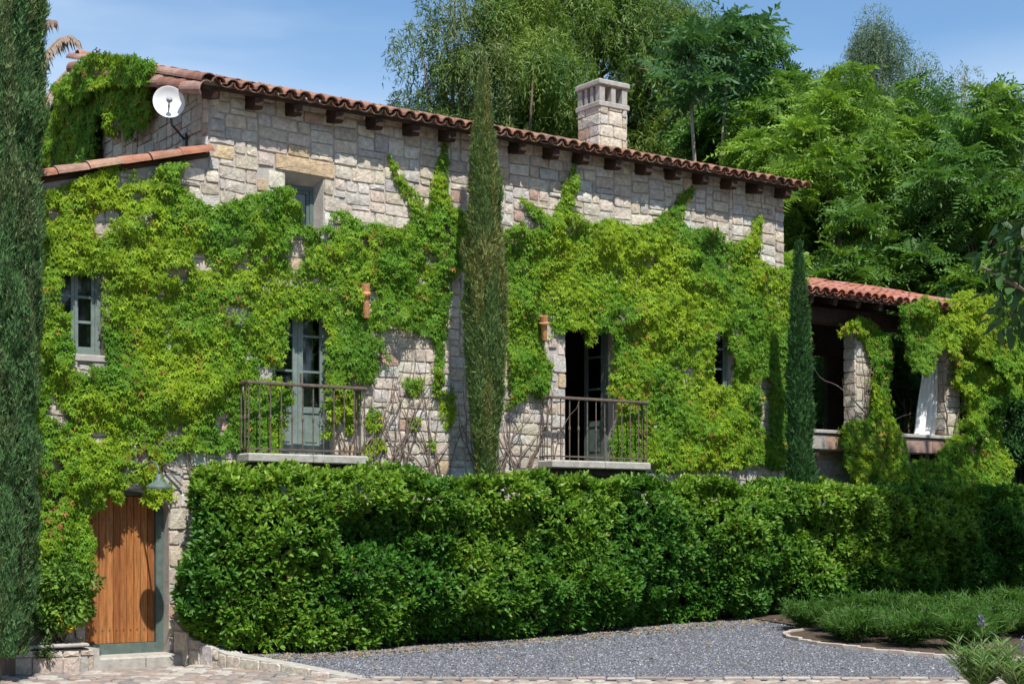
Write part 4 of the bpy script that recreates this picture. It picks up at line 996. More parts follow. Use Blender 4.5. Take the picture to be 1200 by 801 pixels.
def ivy_build(parent, name, poly, holes, plane='f', level=0.0, **kw):
    dens = kw.pop('dens', 1500) * 1.12; size = kw.pop('size', .074); thick = kw.pop('thick', .46); yel = kw.pop('yellow', .5); red = kw.pop('red', .05)
    a, b, off, g1, g2 = ivy_sheet(poly, holes, dens, thick, size, **kw); n_ = len(a)
    if plane == 'f':
        P = np.stack([a, level - off, b], 1); Nn = np.stack([-g1, -np.ones(n_), -g2], 1)
    elif plane == 'g':
        P = np.stack([level - off, a, b], 1); Nn = np.stack([-np.ones(n_), -g1, -g2], 1)
    Nn = nrm(Nn) + np.array([[0, -.12, .38]]) + rv(n_, .30)
    U = np.array([[0, -.15, -1.0]]) + rv(n_, .42)
    C = ivy_colors(P, yel, red)
    V, T, Cc = scatter(PALM5, P, Nn, U, rng.uniform(.6, 1.25, n_) * size * 1.02, C)
    o = np_obj(name, V, T, Cc, M['ivy'], parent); o['kind'] = 'stuff'; return o
def stems(parent, start_pts, seed, n_, spread, hmax, poly=None, r0=.014, plane='f', level=-.055):
    r = random.Random(seed); m = MB()
    for i in range(n_):
        x, z = r.choice(start_pts); x += r.uniform(-.3, .3); ang = math.pi / 2 + r.uniform(-spread, spread); pts = []; rad = []; L_ = r.uniform(.5, 1) * hmax; k_ = int(L_ / .16) + 2
        for j in range(k_):
            pts.append((x, level - r.uniform(0, .03), z) if plane == 'f' else (level - r.uniform(0, .03), x, z)); rad.append(max(.003, r0 * (1 - j / k_) * r.uniform(.8, 1.2)))
            ang += r.uniform(-.30, .30); ang = ang * .93 + (math.pi / 2) * .07; x += .16 * math.cos(ang); z += .16 * math.sin(ang)
        m.tube(pts, rad, 4)
    return tag(m.build('stems', M['vinestem'], parent), kind='stuff')
i1 = thing('climbing_ivy', 'bright green ivy spreading over the left half of the facade between cypresses', 'ivy', (2.0, -.05, 0), 'ivy climbing the stone walls')
ivy_build(i1, 'foliage', ivyL, ivyL_holes, gapn=.335)
# small sprays on the bare patch right of the left balcony
small = [fp(p) for p in ([(430, 476), (444, 482), (446, 500), (434, 506), (424, 496)], [(476, 440), (492, 442), (492, 458), (482, 462), (472, 452)], [(474, 488), (492, 490), (492, 504), (476, 504)], [(514, 458), (530, 456), (532, 486), (524, 504), (516, 494), (512, 476)], [(396, 404), (416, 402), (436, 410), (444, 430), (430, 440), (408, 432), (394, 436)], [(388, 440), (404, 446), (420, 460), (416, 500), (404, 510), (398, 480), (390, 470)], [(426, 516), (444, 510), (452, 524), (440, 532), (430, 540), (424, 530)], [(498, 516), (508, 518), (506, 528), (496, 526)])]
for p_ in small: ivy_build(i1, 'leaf_spray', p_, [], dens=1300, thick=.14, ragged=.04, gapn=.1, yellow=.8)
stems(i1, [(3.6, 2.3), (4.2, 2.3), (4.8, 2.3), (5.3, 2.4)], 3, 26, .8, 2.6, r0=.016)
stems(i1, [(1.0, 2.3), (-.9, 2.0), (.2, 2.45)], 5, 16, 1.0, 2.0)
i2 = thing('climbing_ivy', 'bright green ivy covering the right half of the facade around the dark balcony', 'ivy', (9, -.05, 0), 'ivy climbing the stone walls')
ivy_build(i2, 'foliage', ivyR, ivyR_holes, gapn=.27)
ivy_build(i2, 'leaf_spray', fp([(716, 470), (740, 462), (757, 470), (757, 540), (735, 545), (712, 536), (708, 512), (718, 495)]), [], level=-.1, thick=.2)
ivy_build(i2, 'leaf_spray', fp([(612, 420), (640, 422), (644, 440), (632, 464), (612, 458)], 0), [], thick=.2, gapn=.1)
stems(i2, [(6.0, 2.3), (6.5, 2.3), (6.8, 2.4)], 8, 22, .6, 2.4, r0=.016)
stems(i2, [(8.6, 5.4), (6.5, 5.2), (10, 5.5), (11.6, 5.6), (4.5, 5.4)], 9, 14, .7, 1.6, r0=.007)
# ivy round the door, bottom left
i3 = thing('climbing_ivy', 'yellow green ivy hanging beside and above the wooden door', 'ivy', (-.9, -.05, 0), 'ivy climbing the stone walls')
ivy_build(i3, 'foliage', fp([(30, 560), (95, 545), (140, 548), (146, 565), (138, 590), (118, 588), (100, 600), (92, 622), (70, 618), (55, 650), (30, 660)]), [fp([(60, 600), (95, 590), (96, 640), (70, 640)])], thick=.25, yellow=.8, gapn=.33)
ivy_build(i3, 'leaf_spray', fp([(60, 618), (95, 610), (110, 622), (113, 655), (104, 690), (60, 700), (30, 690), (30, 640)], -.3), [], level=-.15, thick=.42, yellow=.5, gapn=.15)
ivy_build(i3, 'leaf_spray', fp([(170, 562), (200, 566), (200, 584), (185, 580), (178, 594), (168, 590)]), [], thick=.2, yellow=.8, gapn=.1)
# gable ivy: thick mass rolling over the far part of the gable and the verge
def sp(pts, x=.85): return np.array([(S(px, py, x)[1], S(px, py, x)[2]) for px, py in pts])
gpoly = sp([(174, 76), (150, 70), (108, 64), (84, 84), (62, 112), (50, 135), (38, 160), (34, 195), (34, 222), (100, 206), (101, 175), (103, 150), (110, 130), (116, 134), (122, 158), (128, 166), (131, 140), (136, 132), (140, 158), (146, 156), (150, 138), (158, 148), (163, 128), (164, 108), (170, 92)])
i4 = thing('climbing_ivy', 'dense ivy mass hanging over the shaded gable beside the white dish', 'ivy', (1.1, 4, 6.8), 'ivy climbing the stone walls')
ivy_build(i4, 'foliage', gpoly, [], plane='g', level=XC - .12, thick=.5, dens=1500, ragged=.12, gapn=.1, yellow=.35, red=.2)
ivy_build(i4, 'leaf_spray', sp([(172, 72), (140, 64), (106, 58), (84, 78), (62, 104), (70, 130), (110, 100), (140, 96), (168, 100)], .7), [], plane='g', level=XC - .32, thick=.35, dens=1500, ragged=.1, gapn=.1, yellow=.6)
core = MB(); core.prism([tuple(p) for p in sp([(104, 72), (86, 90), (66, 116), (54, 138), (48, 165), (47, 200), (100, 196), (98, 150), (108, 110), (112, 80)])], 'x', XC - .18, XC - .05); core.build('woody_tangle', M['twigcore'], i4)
# terrace ivy
i5 = thing('climbing_ivy', 'ivy draped from the terrace roof edge and round the terrace piers', 'ivy', (16.5, -.2, 3), 'ivy climbing the stone walls')
TI = dict(yellow=.6, red=.12)
roofdrape = fp([(1055, 360), (1080, 348), (1110, 346), (1140, 342), (1165, 346), (1190, 356), (1205, 372), (1205, 405), (1190, 420), (1180, 440), (1168, 415), (1150, 420), (1140, 410), (1130, 400), (1118, 425), (1108, 402), (1102, 412), (1093, 430), (1084, 440), (1075, 434), (1068, 420), (1066, 395), (1058, 378)], -.5)
ivy_build(i5, 'foliage', roofdrape, [], level=-.36, thick=.55, dens=1700, ragged=.16, gapn=.30, **TI)
pierv = fp([(985, 380), (1000, 372), (1015, 376), (1030, 378), (1046, 392), (1050, 410), (1048, 440), (1052, 470), (1050, 500), (1060, 540), (1058, 575), (1000, 575), (990, 540), (1000, 500), (1020, 490), (1022, 440), (1018, 405), (1005, 392), (990, 398), (980, 392)], -.15)
ivy_build(i5, 'foliage', pierv, [], level=-.03, thick=.5, dens=1600, ragged=.15, gapn=.34, **TI)
bushv = fp([(985, 500), (1010, 492), (1040, 496), (1054, 515), (1046, 535), (1010, 530), (990, 524)], -.3); ivy_build(i5, 'foliage', bushv, [], level=-.12, thick=.45, gapn=.1, yellow=.3, red=.5)
rightv = fp([(1122, 400), (1150, 392), (1172, 400), (1184, 430), (1180, 470), (1176, 505), (1184, 540), (1180, 580), (1060, 580), (1064, 540), (1100, 536), (1110, 515), (1120, 500), (1135, 490), (1128, 470), (1120, 440)], -.2)
ivy_build(i5, 'foliage', rightv, [fp([(1136, 512), (1148, 512), (1148, 530), (1136, 530)], -.2)], level=-.06, thick=.6, dens=1600, ragged=.15, gapn=.33, **TI)
ivy_build(i5, 'foliage', fp([(1050, 500), (1064, 512), (1070, 560), (1050, 570), (1040, 540)], -.1), [], level=0, thick=.3, **TI)
ivy_build(i5, 'foliage', fp([(1150, 345), (1185, 342), (1215, 352), (1215, 440), (1196, 432), (1188, 470), (1176, 450), (1165, 420)], -.5), [], level=-.3, thick=.6, dens=1600, ragged=.16, gapn=.3, **TI)
stems(i5, [(17.3, 3.3), (17.6, 2.6), (14.7, 3.0), (14.9, 3.6)], 12, 14, .5, 2.6, r0=.018)

# ================================================================== HEDGE
def hedge(name, label, path, h, closed_core, seed=0):
    path = np.array(path, float); seg = np.linalg.norm(np.diff(path, axis=0), axis=1); cum = np.concatenate([[0], np.cumsum(seg)]); L_ = cum[-1]
    t_ = thing(name, label, 'hedge', (path[0][0], path[0][1], 0))
    def bump(s, z): P_ = np.stack([s, z, np.zeros_like(s) + seed], 1); return (fbm(P_, 1.1, 71, 3) - .5) * 1.0 + (vnoise(P_, 4.5, 77) - .5) * .16
    n_ = 15500; s = rng.uniform(0, L_, n_); zrel = rng.uniform(0.0, 1.0, n_); idx = np.clip(np.searchsorted(cum, s) - 1, 0, len(seg) - 1)
    f_ = (s - cum[idx]) / seg[idx]; px_ = path[idx] * (1 - f_)[:, None] + path[idx + 1] * f_[:, None]; d_ = (path[idx + 1] - path[idx]) / seg[idx][:, None]; nn = np.stack([d_[:, 1], -d_[:, 0]], 1)
    hh = h + (vnoise(np.stack([s, s * 0, s * 0], 1), .9, 5) - .5) * .16; gz = ground_h(px_[:, 0], px_[:, 1]); z = gz + .05 + zrel * (hh - gz)
    bp = bump(s, z) + np.where(zrel > .85, -(zrel - .85) * 1.2, 0) - np.where(zrel < .22, (.22 - zrel) * 1.0, 0)
    depth = np.where(rng.random(n_) < .62, 0, rng.uniform(0, .28, n_))
    P1 = np.concatenate([px_ + nn * (bp - depth)[:, None], z[:, None]], 1); N1 = np.concatenate([nn, np.full((n_, 1), .55)], 1)
    # top
    n2 = 4200; s2 = rng.uniform(0, L_, n2); idx = np.clip(np.searchsorted(cum, s2) - 1, 0, len(seg) - 1); f_ = (s2 - cum[idx]) / seg[idx]; q = path[idx] * (1 - f_)[:, None] + path[idx + 1] * f_[:, None]
    d_ = (path[idx + 1] - path[idx]) / seg[idx][:, None]; nn2 = np.stack([d_[:, 1], -d_[:, 0]], 1); dep = rng.uniform(0, .85, n2)
    hh2 = h + (vnoise(np.stack([s2, s2 * 0, s2 * 0], 1), .9, 5) - .5) * .16
    P2 = np.concatenate([q - nn2 * dep[:, None], (hh2 + (vnoise(np.stack([s2, dep, s2 * 0], 1), 3, 9) - .5) * .40)[:, None]], 1); N2 = np.tile([[0, -.1, 1.]], (n2, 1))
    P = np.concatenate([P1, P2]); Nn = np.concatenate([N1, N2]); k = (P[:, 1] < -.05); P, Nn = P[k], Nn[k]; n_ = len(P)
    ax = nrm(nrm(Nn) * .75 + np.array([[0, -.1, .38]]) + rv(n_, .42))
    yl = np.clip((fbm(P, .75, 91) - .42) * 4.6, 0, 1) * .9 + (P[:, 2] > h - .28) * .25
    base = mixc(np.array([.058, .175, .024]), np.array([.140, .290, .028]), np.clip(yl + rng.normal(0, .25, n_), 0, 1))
    parts = []; kk = 8
    for j in range(kk):
        th = 2 * np.pi * (j * .382 + rng.random(n_)); ref = nrm(np.cross(ax, rv(n_))); b2 = np.cross(ax, ref)
        lat = ref * np.cos(th)[:, None] + b2 * np.sin(th)[:, None]; f = j / (kk - 1)
        U = nrm(lat * (1.0 - .55 * f) + ax * (.30 + .7 * f) + np.array([[0, 0, -.12]])); pos = P + ax * (.09 * f - .03)[None] if False else P + ax * (.09 * f - .03)
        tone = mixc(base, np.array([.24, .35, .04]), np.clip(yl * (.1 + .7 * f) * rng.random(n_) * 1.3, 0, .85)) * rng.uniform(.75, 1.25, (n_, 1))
        yy = rng.random(n_) < .006; tone[yy] = (.35, .30, .05)
        parts.append(scatter(LAUREL if j > 3 else KITE, pos, ax + rv(n_, .25), U, rng.uniform(.085, .15, n_) * (1 - .25 * f), tone))
    V, T, C = join(parts); V[:, 2] = np.maximum(V[:, 2], ground_h(V[:, 0], V[:, 1]) + .005)
    o = np_obj('foliage', V, T, C, M['laurel'], t_); o['kind'] = 'stuff'
    # woody core
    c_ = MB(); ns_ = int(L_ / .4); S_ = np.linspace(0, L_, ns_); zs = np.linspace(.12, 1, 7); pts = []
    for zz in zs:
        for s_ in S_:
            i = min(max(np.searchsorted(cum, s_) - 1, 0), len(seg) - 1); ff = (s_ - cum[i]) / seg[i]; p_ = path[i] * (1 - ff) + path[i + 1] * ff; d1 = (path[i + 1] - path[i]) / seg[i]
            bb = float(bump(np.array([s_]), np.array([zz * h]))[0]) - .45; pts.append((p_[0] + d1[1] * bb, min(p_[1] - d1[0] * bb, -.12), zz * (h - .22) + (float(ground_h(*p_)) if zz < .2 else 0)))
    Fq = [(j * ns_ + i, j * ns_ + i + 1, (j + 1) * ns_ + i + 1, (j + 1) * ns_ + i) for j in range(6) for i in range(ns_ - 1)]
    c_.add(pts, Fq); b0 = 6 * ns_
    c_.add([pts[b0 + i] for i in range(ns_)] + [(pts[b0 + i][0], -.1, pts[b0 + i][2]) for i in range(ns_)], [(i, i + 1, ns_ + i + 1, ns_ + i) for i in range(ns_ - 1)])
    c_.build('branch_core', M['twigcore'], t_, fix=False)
    for i in range(26):
        x = .9 + i * .8 + random.uniform(-.2, .2); y = -.75 + random.uniform(-.1, .1); g0 = float(ground_h(x, y)); q_ = MB(); q_.tube([(x, y, g0 - .05), (x + random.uniform(-.08, .08), y - .05, g0 + .3), (x + random.uniform(-.2, .2), y, g0 + .7)], [.03, .024, .018], 6); q_.build('stem', M['bark'], t_)
    return t_
hedge('laurel_hedge', 'tall clipped glossy green hedge running along the front of the house', [(1.00, -.02), (.72, -.50), (.68, -.88), (.90, -1.24), (1.45, -1.41), (5, -1.45), (10, -1.40), (15, -1.36), (22, -1.36)], 2.33, None)

# ================================================================== CYPRESSES
def cypress(label, x, y, z0, z1, prof, green, brown, bamt, n_, core_r=.6, lean=(0, 0), size=.13, rag=.35):
    t_ = thing('italian_cypress', label, 'cypress', (x, y, 0), 'tall narrow cypresses')
    zs = np.array([p[0] for p in prof]); rs = np.array([p[1] for p in prof]); zz = rng.uniform(z0, z1, n_ * 2); R = np.interp(zz, zs, rs); k = rng.random(n_ * 2) < R / rs.max() + .08; zz = zz[k]; R = R[k]; n_ = len(zz)
    th = rng.uniform(0, 2 * np.pi, n_); Pn = np.stack([np.cos(th) * 1.2, np.sin(th) * 1.2, zz * .9], 1)
    bmp = 1 + (fbm(Pn, 3.3, 39, 2) - .5) * rag + (fbm(Pn, 2.4, 33, 3) - .5) * 1.0 + (fbm(Pn * np.array([[1, 1, .55]]), 4.5, 36, 2) - .5) * .45; rr = R * bmp * np.where(rng.random(n_) < .7, rng.uniform(.9, 1.05, n_) + (rng.random(n_) < .06) * rng.uniform(0, .16, n_), rng.uniform(.55, 1, n_))
    cx = x + lean[0] * (zz - z0) / (z1 - z0); cy = y + lean[1] * (zz - z0) / (z1 - z0)
    P = np.stack([cx + rr * np.cos(th), cy + rr * np.sin(th), zz], 1); out = np.stack([np.cos(th), np.sin(th), 0 * th], 1)
    bl = np.clip((fbm(Pn, 1.6, 44) - .42) * 4, 0, 1) * bamt; base = mixc(np.asarray(green), np.asarray(brown), np.clip(bl + rng.normal(0, .12, n_), 0, 1)) * rng.uniform(.7, 1.3, (n_, 1))
    kf = out[:, 0] * .45 + out[:, 1] * .89 < .45; P, out, base = P[kf], out[kf], base[kf]; n_ = len(P)
    ax = nrm(out * .34 + np.array([[0, 0, 1.]]) + rv(n_, .20)); parts = []
    for j in range(4):
        U = nrm(ax + rv(n_, .30)); parts.append(scatter(NEEDLE, P + rv(n_, .012), out + rv(n_, .6), U, rng.uniform(.6, 1.15, n_) * size, base * rng.uniform(.8, 1.25, (n_, 1))))
    V, T, C = join(parts); o = np_obj('foliage', V, T, C, M['needle'], t_); o['kind'] = 'stuff'
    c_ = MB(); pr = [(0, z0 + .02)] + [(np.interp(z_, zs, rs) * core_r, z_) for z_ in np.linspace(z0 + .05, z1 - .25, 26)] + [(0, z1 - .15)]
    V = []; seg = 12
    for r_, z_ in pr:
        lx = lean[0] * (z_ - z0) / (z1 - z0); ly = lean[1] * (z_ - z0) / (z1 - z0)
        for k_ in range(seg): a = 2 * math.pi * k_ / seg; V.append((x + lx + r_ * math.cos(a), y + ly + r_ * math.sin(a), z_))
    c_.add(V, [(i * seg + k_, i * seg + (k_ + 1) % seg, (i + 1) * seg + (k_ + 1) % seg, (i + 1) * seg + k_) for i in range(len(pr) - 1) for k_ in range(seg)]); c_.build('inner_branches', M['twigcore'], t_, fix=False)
    m = MB(); m.tube([(x, y, -.15), (x, y, z0 + .8)], [.07, .05], 8); m.build('trunk', M['bark'], t_)
    return t_
cc = F(569, 300, -.98); zt = F(566, 82, -.98)[2]
cypress('slender olive green cypress standing against the middle of the facade', cc[0], -.98, 1.9, zt, [(1.9, .08), (2.5, .10), (2.75, .11), (3.1, .17), (3.7, .225), (4.6, .25), (5.8, .235), (6.8, .195), (7.6, .135), (8.2, .065), (zt, .01)], (.11, .19, .055), (.27, .25, .075), .6, 34000, lean=(-.04, 0), size=.09)
cr_ = F(937, 450, -1.0); zr = F(935, 286, -1.0)[2]
cypress('narrow dark green cypress before the right end of the ivy', cr_[0], -1.0, 1.8, zr, [(1.8, .15), (2.6, .17), (3.8, .16), (5.0, .115), (6.0, .06), (zr, .01)], (.045, .125, .036), (.09, .14, .045), .3, 13000, lean=(-.02, 0), size=.12, rag=1.3)
cypress('broad blue green cypress at the left edge of the picture', *F(-4, 500, -1.35)[:2], .15, 12.5, [(.15, .25), (1.0, .36), (2.5, .42), (4.5, .42), (6.5, .38), (8.5, .3), (12.5, .05)], (.080, .175, .058), (.19, .16, .08), .35, 46000, size=.085)
cypress('taller grey green cypress close behind the left edge cypress', *F(12, 300, -.75)[:2], 2.6, 15.5, [(2.6, .15), (4.0, .22), (6.0, .32), (9.0, .42), (11.0, .42), (13.5, .28), (15.5, .03)], (.085, .18, .052), (.18, .16, .07), .4, 48000, size=.09)

# ================================================================== BROADLEAF BUILDERS
def trunk_limbs(parent, base, top, r0, limbs, mat, seed, seg=7, lo=.35):
    r = random.Random(seed); b, t_ = Vector(base), Vector(top); m = MB(); pts = []; rad = []
    for j in range(7):
        f = j / 6; p = b.lerp(t_, f) + Vector((r.uniform(-.12, .12), r.uniform(-.12, .12), 0)) * (t_ - b).length * .06 * (0 if j == 0 else 1); pts.append(p); rad.append(r0 * (1 - .72 * f))
    m.tube(pts, rad, seg); m.build('trunk', mat, parent, smooth=True)
    m = MB()
    for L_ in limbs:
        f = r.uniform(lo, max(.9, lo + .04)); i = f * 6; k = int(i); s = pts[k].lerp(pts[min(k + 1, 6)], i - k); e = Vector(L_); mid = s.lerp(e, .5) + Vector((r.uniform(-.2, .2), r.uniform(-.2, .2), (e - s).length * .10)); rr = r0 * (1 - .72 * f) * .55
        m.tube([s, s.lerp(mid, .5) + Vector((0, 0, .05)), mid, mid.lerp(e, .5), e], [rr, rr * .8, rr * .62, rr * .45, rr * .2], 5)
    m.build('limbs', mat, parent, smooth=True)
def blob_points(n_, centers, radii, squash=.8, shell=.6):
    w_ = np.array(radii) ** 2; i = rng.choice(len(centers), n_, p=w_ / w_.sum()); d = nrm(rv(n_)); r = rng.uniform(shell, 1, n_) ** .7
    C_ = np.array(centers)[i]; R_ = np.array(radii)[i][:, None]; return C_ + d * R_ * r[:, None] * np.array([[1, 1, squash]]), d
def crown_blobs(center, rx, rz, n_, br, seed, up=.0):
    r = np.random.default_rng(seed); out = []; rad = []
    for _ in range(n_):
        d = r.normal(0, 1, 3); d /= np.linalg.norm(d); q = r.uniform(.45, .95); out.append((center[0] + d[0] * rx * q, center[1] + d[1] * rx * q, center[2] + d[2] * rz * q)); rad.append(br * r.uniform(.65, 1.25))
    return out, rad
def willow(label, px, depth, ztop, zlow, rx, n_strands, c1, c2, group, seed, leaf=.23, per=13, hang=.62, mat='tree', blobs=34, br=1.3, trunkc='bark', taper=1.0, center_z=None):
    base = Z(px, HOR, depth); cx, cy = base[0], base[1]; cz = (ztop + zlow) / 2; rz = (ztop - zlow) / 2
    t_ = thing('feathery_tree', label, 'tree', (cx, cy, 0), group)
    cs, rs = crown_blobs((cx, cy, cz), rx, rz, blobs, br, seed); cs = [(cx + (c_[0] - cx) * (1 - taper * max(0, (c_[2] - cz) / rz) * .5), cy + (c_[1] - cy) * (1 - taper * max(0, (c_[2] - cz) / rz) * .5), c_[2]) for c_ in cs]
    for q_, r_ in ((.95, .45), (.8, .7), (.62, .95)): cs.append((cx, cy, cz + rz * q_)); rs.append(br * r_)
    trunk_limbs(t_, (cx, cy, -.2), (cx + .3, cy, cz + rz * .5), .20 + rx * .04, cs[:22], M[trunkc], seed)
    P0, d = blob_points(n_strands, cs, rs, .85, .5); out = nrm(d * np.array([[1, 1, .25]]) + np.array([[0, 0, .15]])); L_ = rng.uniform(.5, 1.1, n_strands) * hang; parts = []
    tone = mixc(np.array(c1), np.array(c2), np.clip((fbm(P0, .45, seed) - .4) * 3.5 + rng.normal(0, .2, n_strands), 0, 1))
    sway = rv(n_strands, .12)
    for j in range(per):
        f = j / (per - 1); pos = P0 + out * (L_ * .5 * (1 - (1 - f) ** 2))[:, None] + np.array([[0, 0, -1]]) * (L_ * f ** 1.6)[:, None] + sway * f + rv(n_strands, .02)
        dirn = nrm(out * (1 - f) * .7 + np.array([[0, 0, -1]]) * (f + .25) + rv(n_strands, .75)); parts.append(scatter(SLIVER, pos, nrm(out + np.array([[0, 0, .6]]) + rv(n_strands, .5)), dirn, rng.uniform(.7, 1.3, n_strands) * leaf, tone * rng.uniform(.75, 1.25, (n_strands, 1))))
    V, T, C = join(parts); o = np_obj('crown', V, T, C, M[mat], t_); o['kind'] = 'stuff'; return t_
# pinnate frond template: rachis arching outwards with paired leaflets
def frond_template(pairs=7, width=.30, droop=.45, lf=.30):
    V = []; Fs = []
    for j in range(pairs):
        f = (j + .6) / pairs; y = f; zc = -droop * f * f + .12 * f; wl = lf * math.sin(math.pi * (.18 + .78 * f)) * 1.15
        for s in (-1, 1):
            b = len(V); V += [(0, y - .065, zc), (s * wl, y + .06, zc - .06), (s * wl * .3, y + .085, zc + .01)]; Fs += [(b, b + 1, b + 2)] if s > 0 else [(b, b + 2, b + 1)]
    b = len(V); V += [(0, .95, -droop * .9 + .11), (.04, 1.02, -droop), (0, 1.15, -droop * 1.2), (-.04, 1.02, -droop)]; Fs += [(b, b + 1, b + 2), (b, b + 2, b + 3)]
    return np.array(V, float), np.array(Fs)
FROND = frond_template(); FROND5 = frond_template(5)
def jacaranda(label, px, depth, ztop, zlow, rx, n_ros, c1, c2, group, seed, fl=.58, k_=7, blobs=24, br=1.1, name='pinnate_tree', trunkc='bark', tpl=None, cat='tree', lean=0):
    base = Z(px, HOR, depth); cx, cy = base[0], base[1]; cz = (ztop + zlow) / 2; rz = (ztop - zlow) / 2
    t_ = thing(name, label, cat, (cx, cy, 0), group); blobs = int(blobs * 3.0) if rx > 1.25 and cat == 'tree' else blobs; br = br * .55 if rx > 1.25 and cat == 'tree' else br; cs, rs = crown_blobs((cx, cy, cz), rx, rz, blobs, br, seed)
    for q_, ox_ in ((.95, 0), (.8, .25), (.8, -.3), (.65, .5), (.6, -.55)): cs.append((cx + ox_ * rx, cy - .2, cz + rz * q_)); rs.append(br)
    trunk_limbs(t_, (cx + lean, cy, -.2), (cx, cy, cz + rz * .3), .09 + rx * .045, cs[:20], M[trunkc], seed, lo=.93 if trunkc == 'palebark' else .35)
    P0, d = blob_points(int(n_ros * .85), cs, rs, .9, .6); k = d[:, 2] > -.45; P0, d = P0[k], d[k]; n_ = len(P0); ax = nrm(d * .75 + np.array([[0, 0, .9]]) + rv(n_, .28)); parts = []
    tone = mixc(np.array(c1), np.array(c2), np.clip((fbm(P0, .5, seed) - .4) * 3.2 + rng.normal(0, .2, n_), 0, 1)); rot = rng.random(n_) * 6.28; ref = nrm(np.cross(ax, rv(n_))); b2 = np.cross(ax, ref)
    for j in range(k_):
        th = rot + 2 * np.pi * j / k_ + rng.normal(0, .18, n_); lat = ref * np.cos(th)[:, None] + b2 * np.sin(th)[:, None]; U = nrm(lat + ax * rng.uniform(.1, 1.1, n_)[:, None]); parts.append(scatter(tpl or FROND, P0, ax + rv(n_, .15), U, rng.uniform(.7, 1.2, n_) * fl, tone * rng.uniform(.78, 1.22, (n_, 1))))
    V, T, C = join(parts); o = np_obj('crown', V, T, C, M['tree'], t_); o['kind'] = 'stuff'; return t_

LG1, LG2 = (.085, .175, .036), (.19, .28, .048)
TG = 'trees rising behind the house'
willow('thin airy feathery tree at the left of the tree group, sky showing through', 528, 46, 17.4, 9.5, 2.0, 1700, (.080, .145, .050), (.16, .21, .06), TG, 1, blobs=22, br=.8, hang=.7)
willow('light green feathery tree directly behind the middle cypress', 590, 47, 19.0, 9.0, 2.3, 5200, LG1, LG2, TG, 2, blobs=34, br=.9)
willow('tallest feathery tree, filling the sky above the chimney', 685, 51, 23.0, 9.5, 4.4, 11000, (.075, .155, .032), (.16, .25, .042), TG, 3, blobs=90, br=1.25)
willow('yellowish feathery tree right of the chimney with pointed top', 795, 52, 19.3, 9, 3.0, 6500, (.09, .165, .03), (.20, .28, .045), TG, 4, blobs=44, br=1.05)
willow('pointed light green feathery tree left of the pale double trunks', 822, 56, 20.3, 9, 1.7, 3000, (.085, .16, .035), (.17, .25, .045), TG, 14, blobs=18, br=1.0)
JG1, JG2 = (.085, .195, .036), (.20, .34, .045)
jacaranda('slim dark fronded tree on a bare pale trunk above the eave', 806, 41, 14.1, 12.3, .75, 26, (.060, .15, .055), (.10, .20, .065), TG, 5, fl=.95, blobs=7, br=.45, trunkc='palebark', lean=.6)
jacaranda('taller slim dark fronded tree with bare trunk beside its twin', 850, 41.5, 14.7, 12.8, .85, 32, (.060, .15, .055), (.10, .20, .065), TG, 6, fl=.95, blobs=8, br=.5, trunkc='palebark')
jacaranda('bright green fronded tree just right of the roof end', 915, 42, 13.4, 3.5, 2.3, 1000, JG1, JG2, TG, 7, blobs=24)
jacaranda('spreading bright green fronded tree above the terrace roof', 985, 38, 12.3, 3.8, 2.6, 1500, JG1, JG2, TG, 8, blobs=30)
jacaranda('bright green fronded tree, second from the right behind the terrace', 1070, 40, 12.7, 4.0, 2.6, 1300, (.078, .185, .035), (.18, .31, .045), TG, 9, blobs=30)
jacaranda('bright green fronded tree at the right edge behind the terrace', 1160, 37, 11.6, 3.0, 2.5, 1300, JG1, (.17, .30, .04), TG, 10, blobs=30)
jacaranda('bright green fronded tree filling the skyline above the roof end', 932, 50, 16.0, 8, 2.7, 1300, JG1, JG2, TG, 12, blobs=24)
jacaranda('mid green fronded tree between feathery trees and the roof end', 880, 47, 16.3, 8, 2.0, 900, JG1, JG2, TG, 11, blobs=16)
FG = 'distant grey green trees on the right skyline'
willow('tallest distant grey green tree with a narrow spire top', 1024, 68, 24.2, 12, 1.25, 4200, (.11, .17, .09), (.19, .24, .12), FG, 21, leaf=.2, blobs=18, br=1.0, hang=1.4)
willow('distant rounded grey green tree right of the spire tree', 1078, 66, 21.6, 10, 2.4, 5600, (.11, .18, .085), (.20, .26, .12), FG, 22, leaf=.2, blobs=20, br=1.2, hang=1.4)
willow('distant grey green tree standing second from the right skyline end', 1130, 67, 21.2, 10, 2.2, 5000, (.11, .175, .085), (.19, .25, .12), FG, 23, leaf=.2, blobs=18, br=1.1, hang=1.5)
willow('distant thin grey green tree at the right end of the skyline', 1180, 66, 20.3, 9, 2.3, 5000, (.09, .135, .09), (.155, .19, .12), FG, 24, leaf=.2, blobs=18, br=1.0, hang=1.4)
willow('distant low grey green tree left of the spire tree', 968, 68, 21.5, 9, 2.8, 4200, (.08, .14, .06), (.14, .19, .09), FG, 25, leaf=.2, blobs=16, br=1.1, hang=1.2)
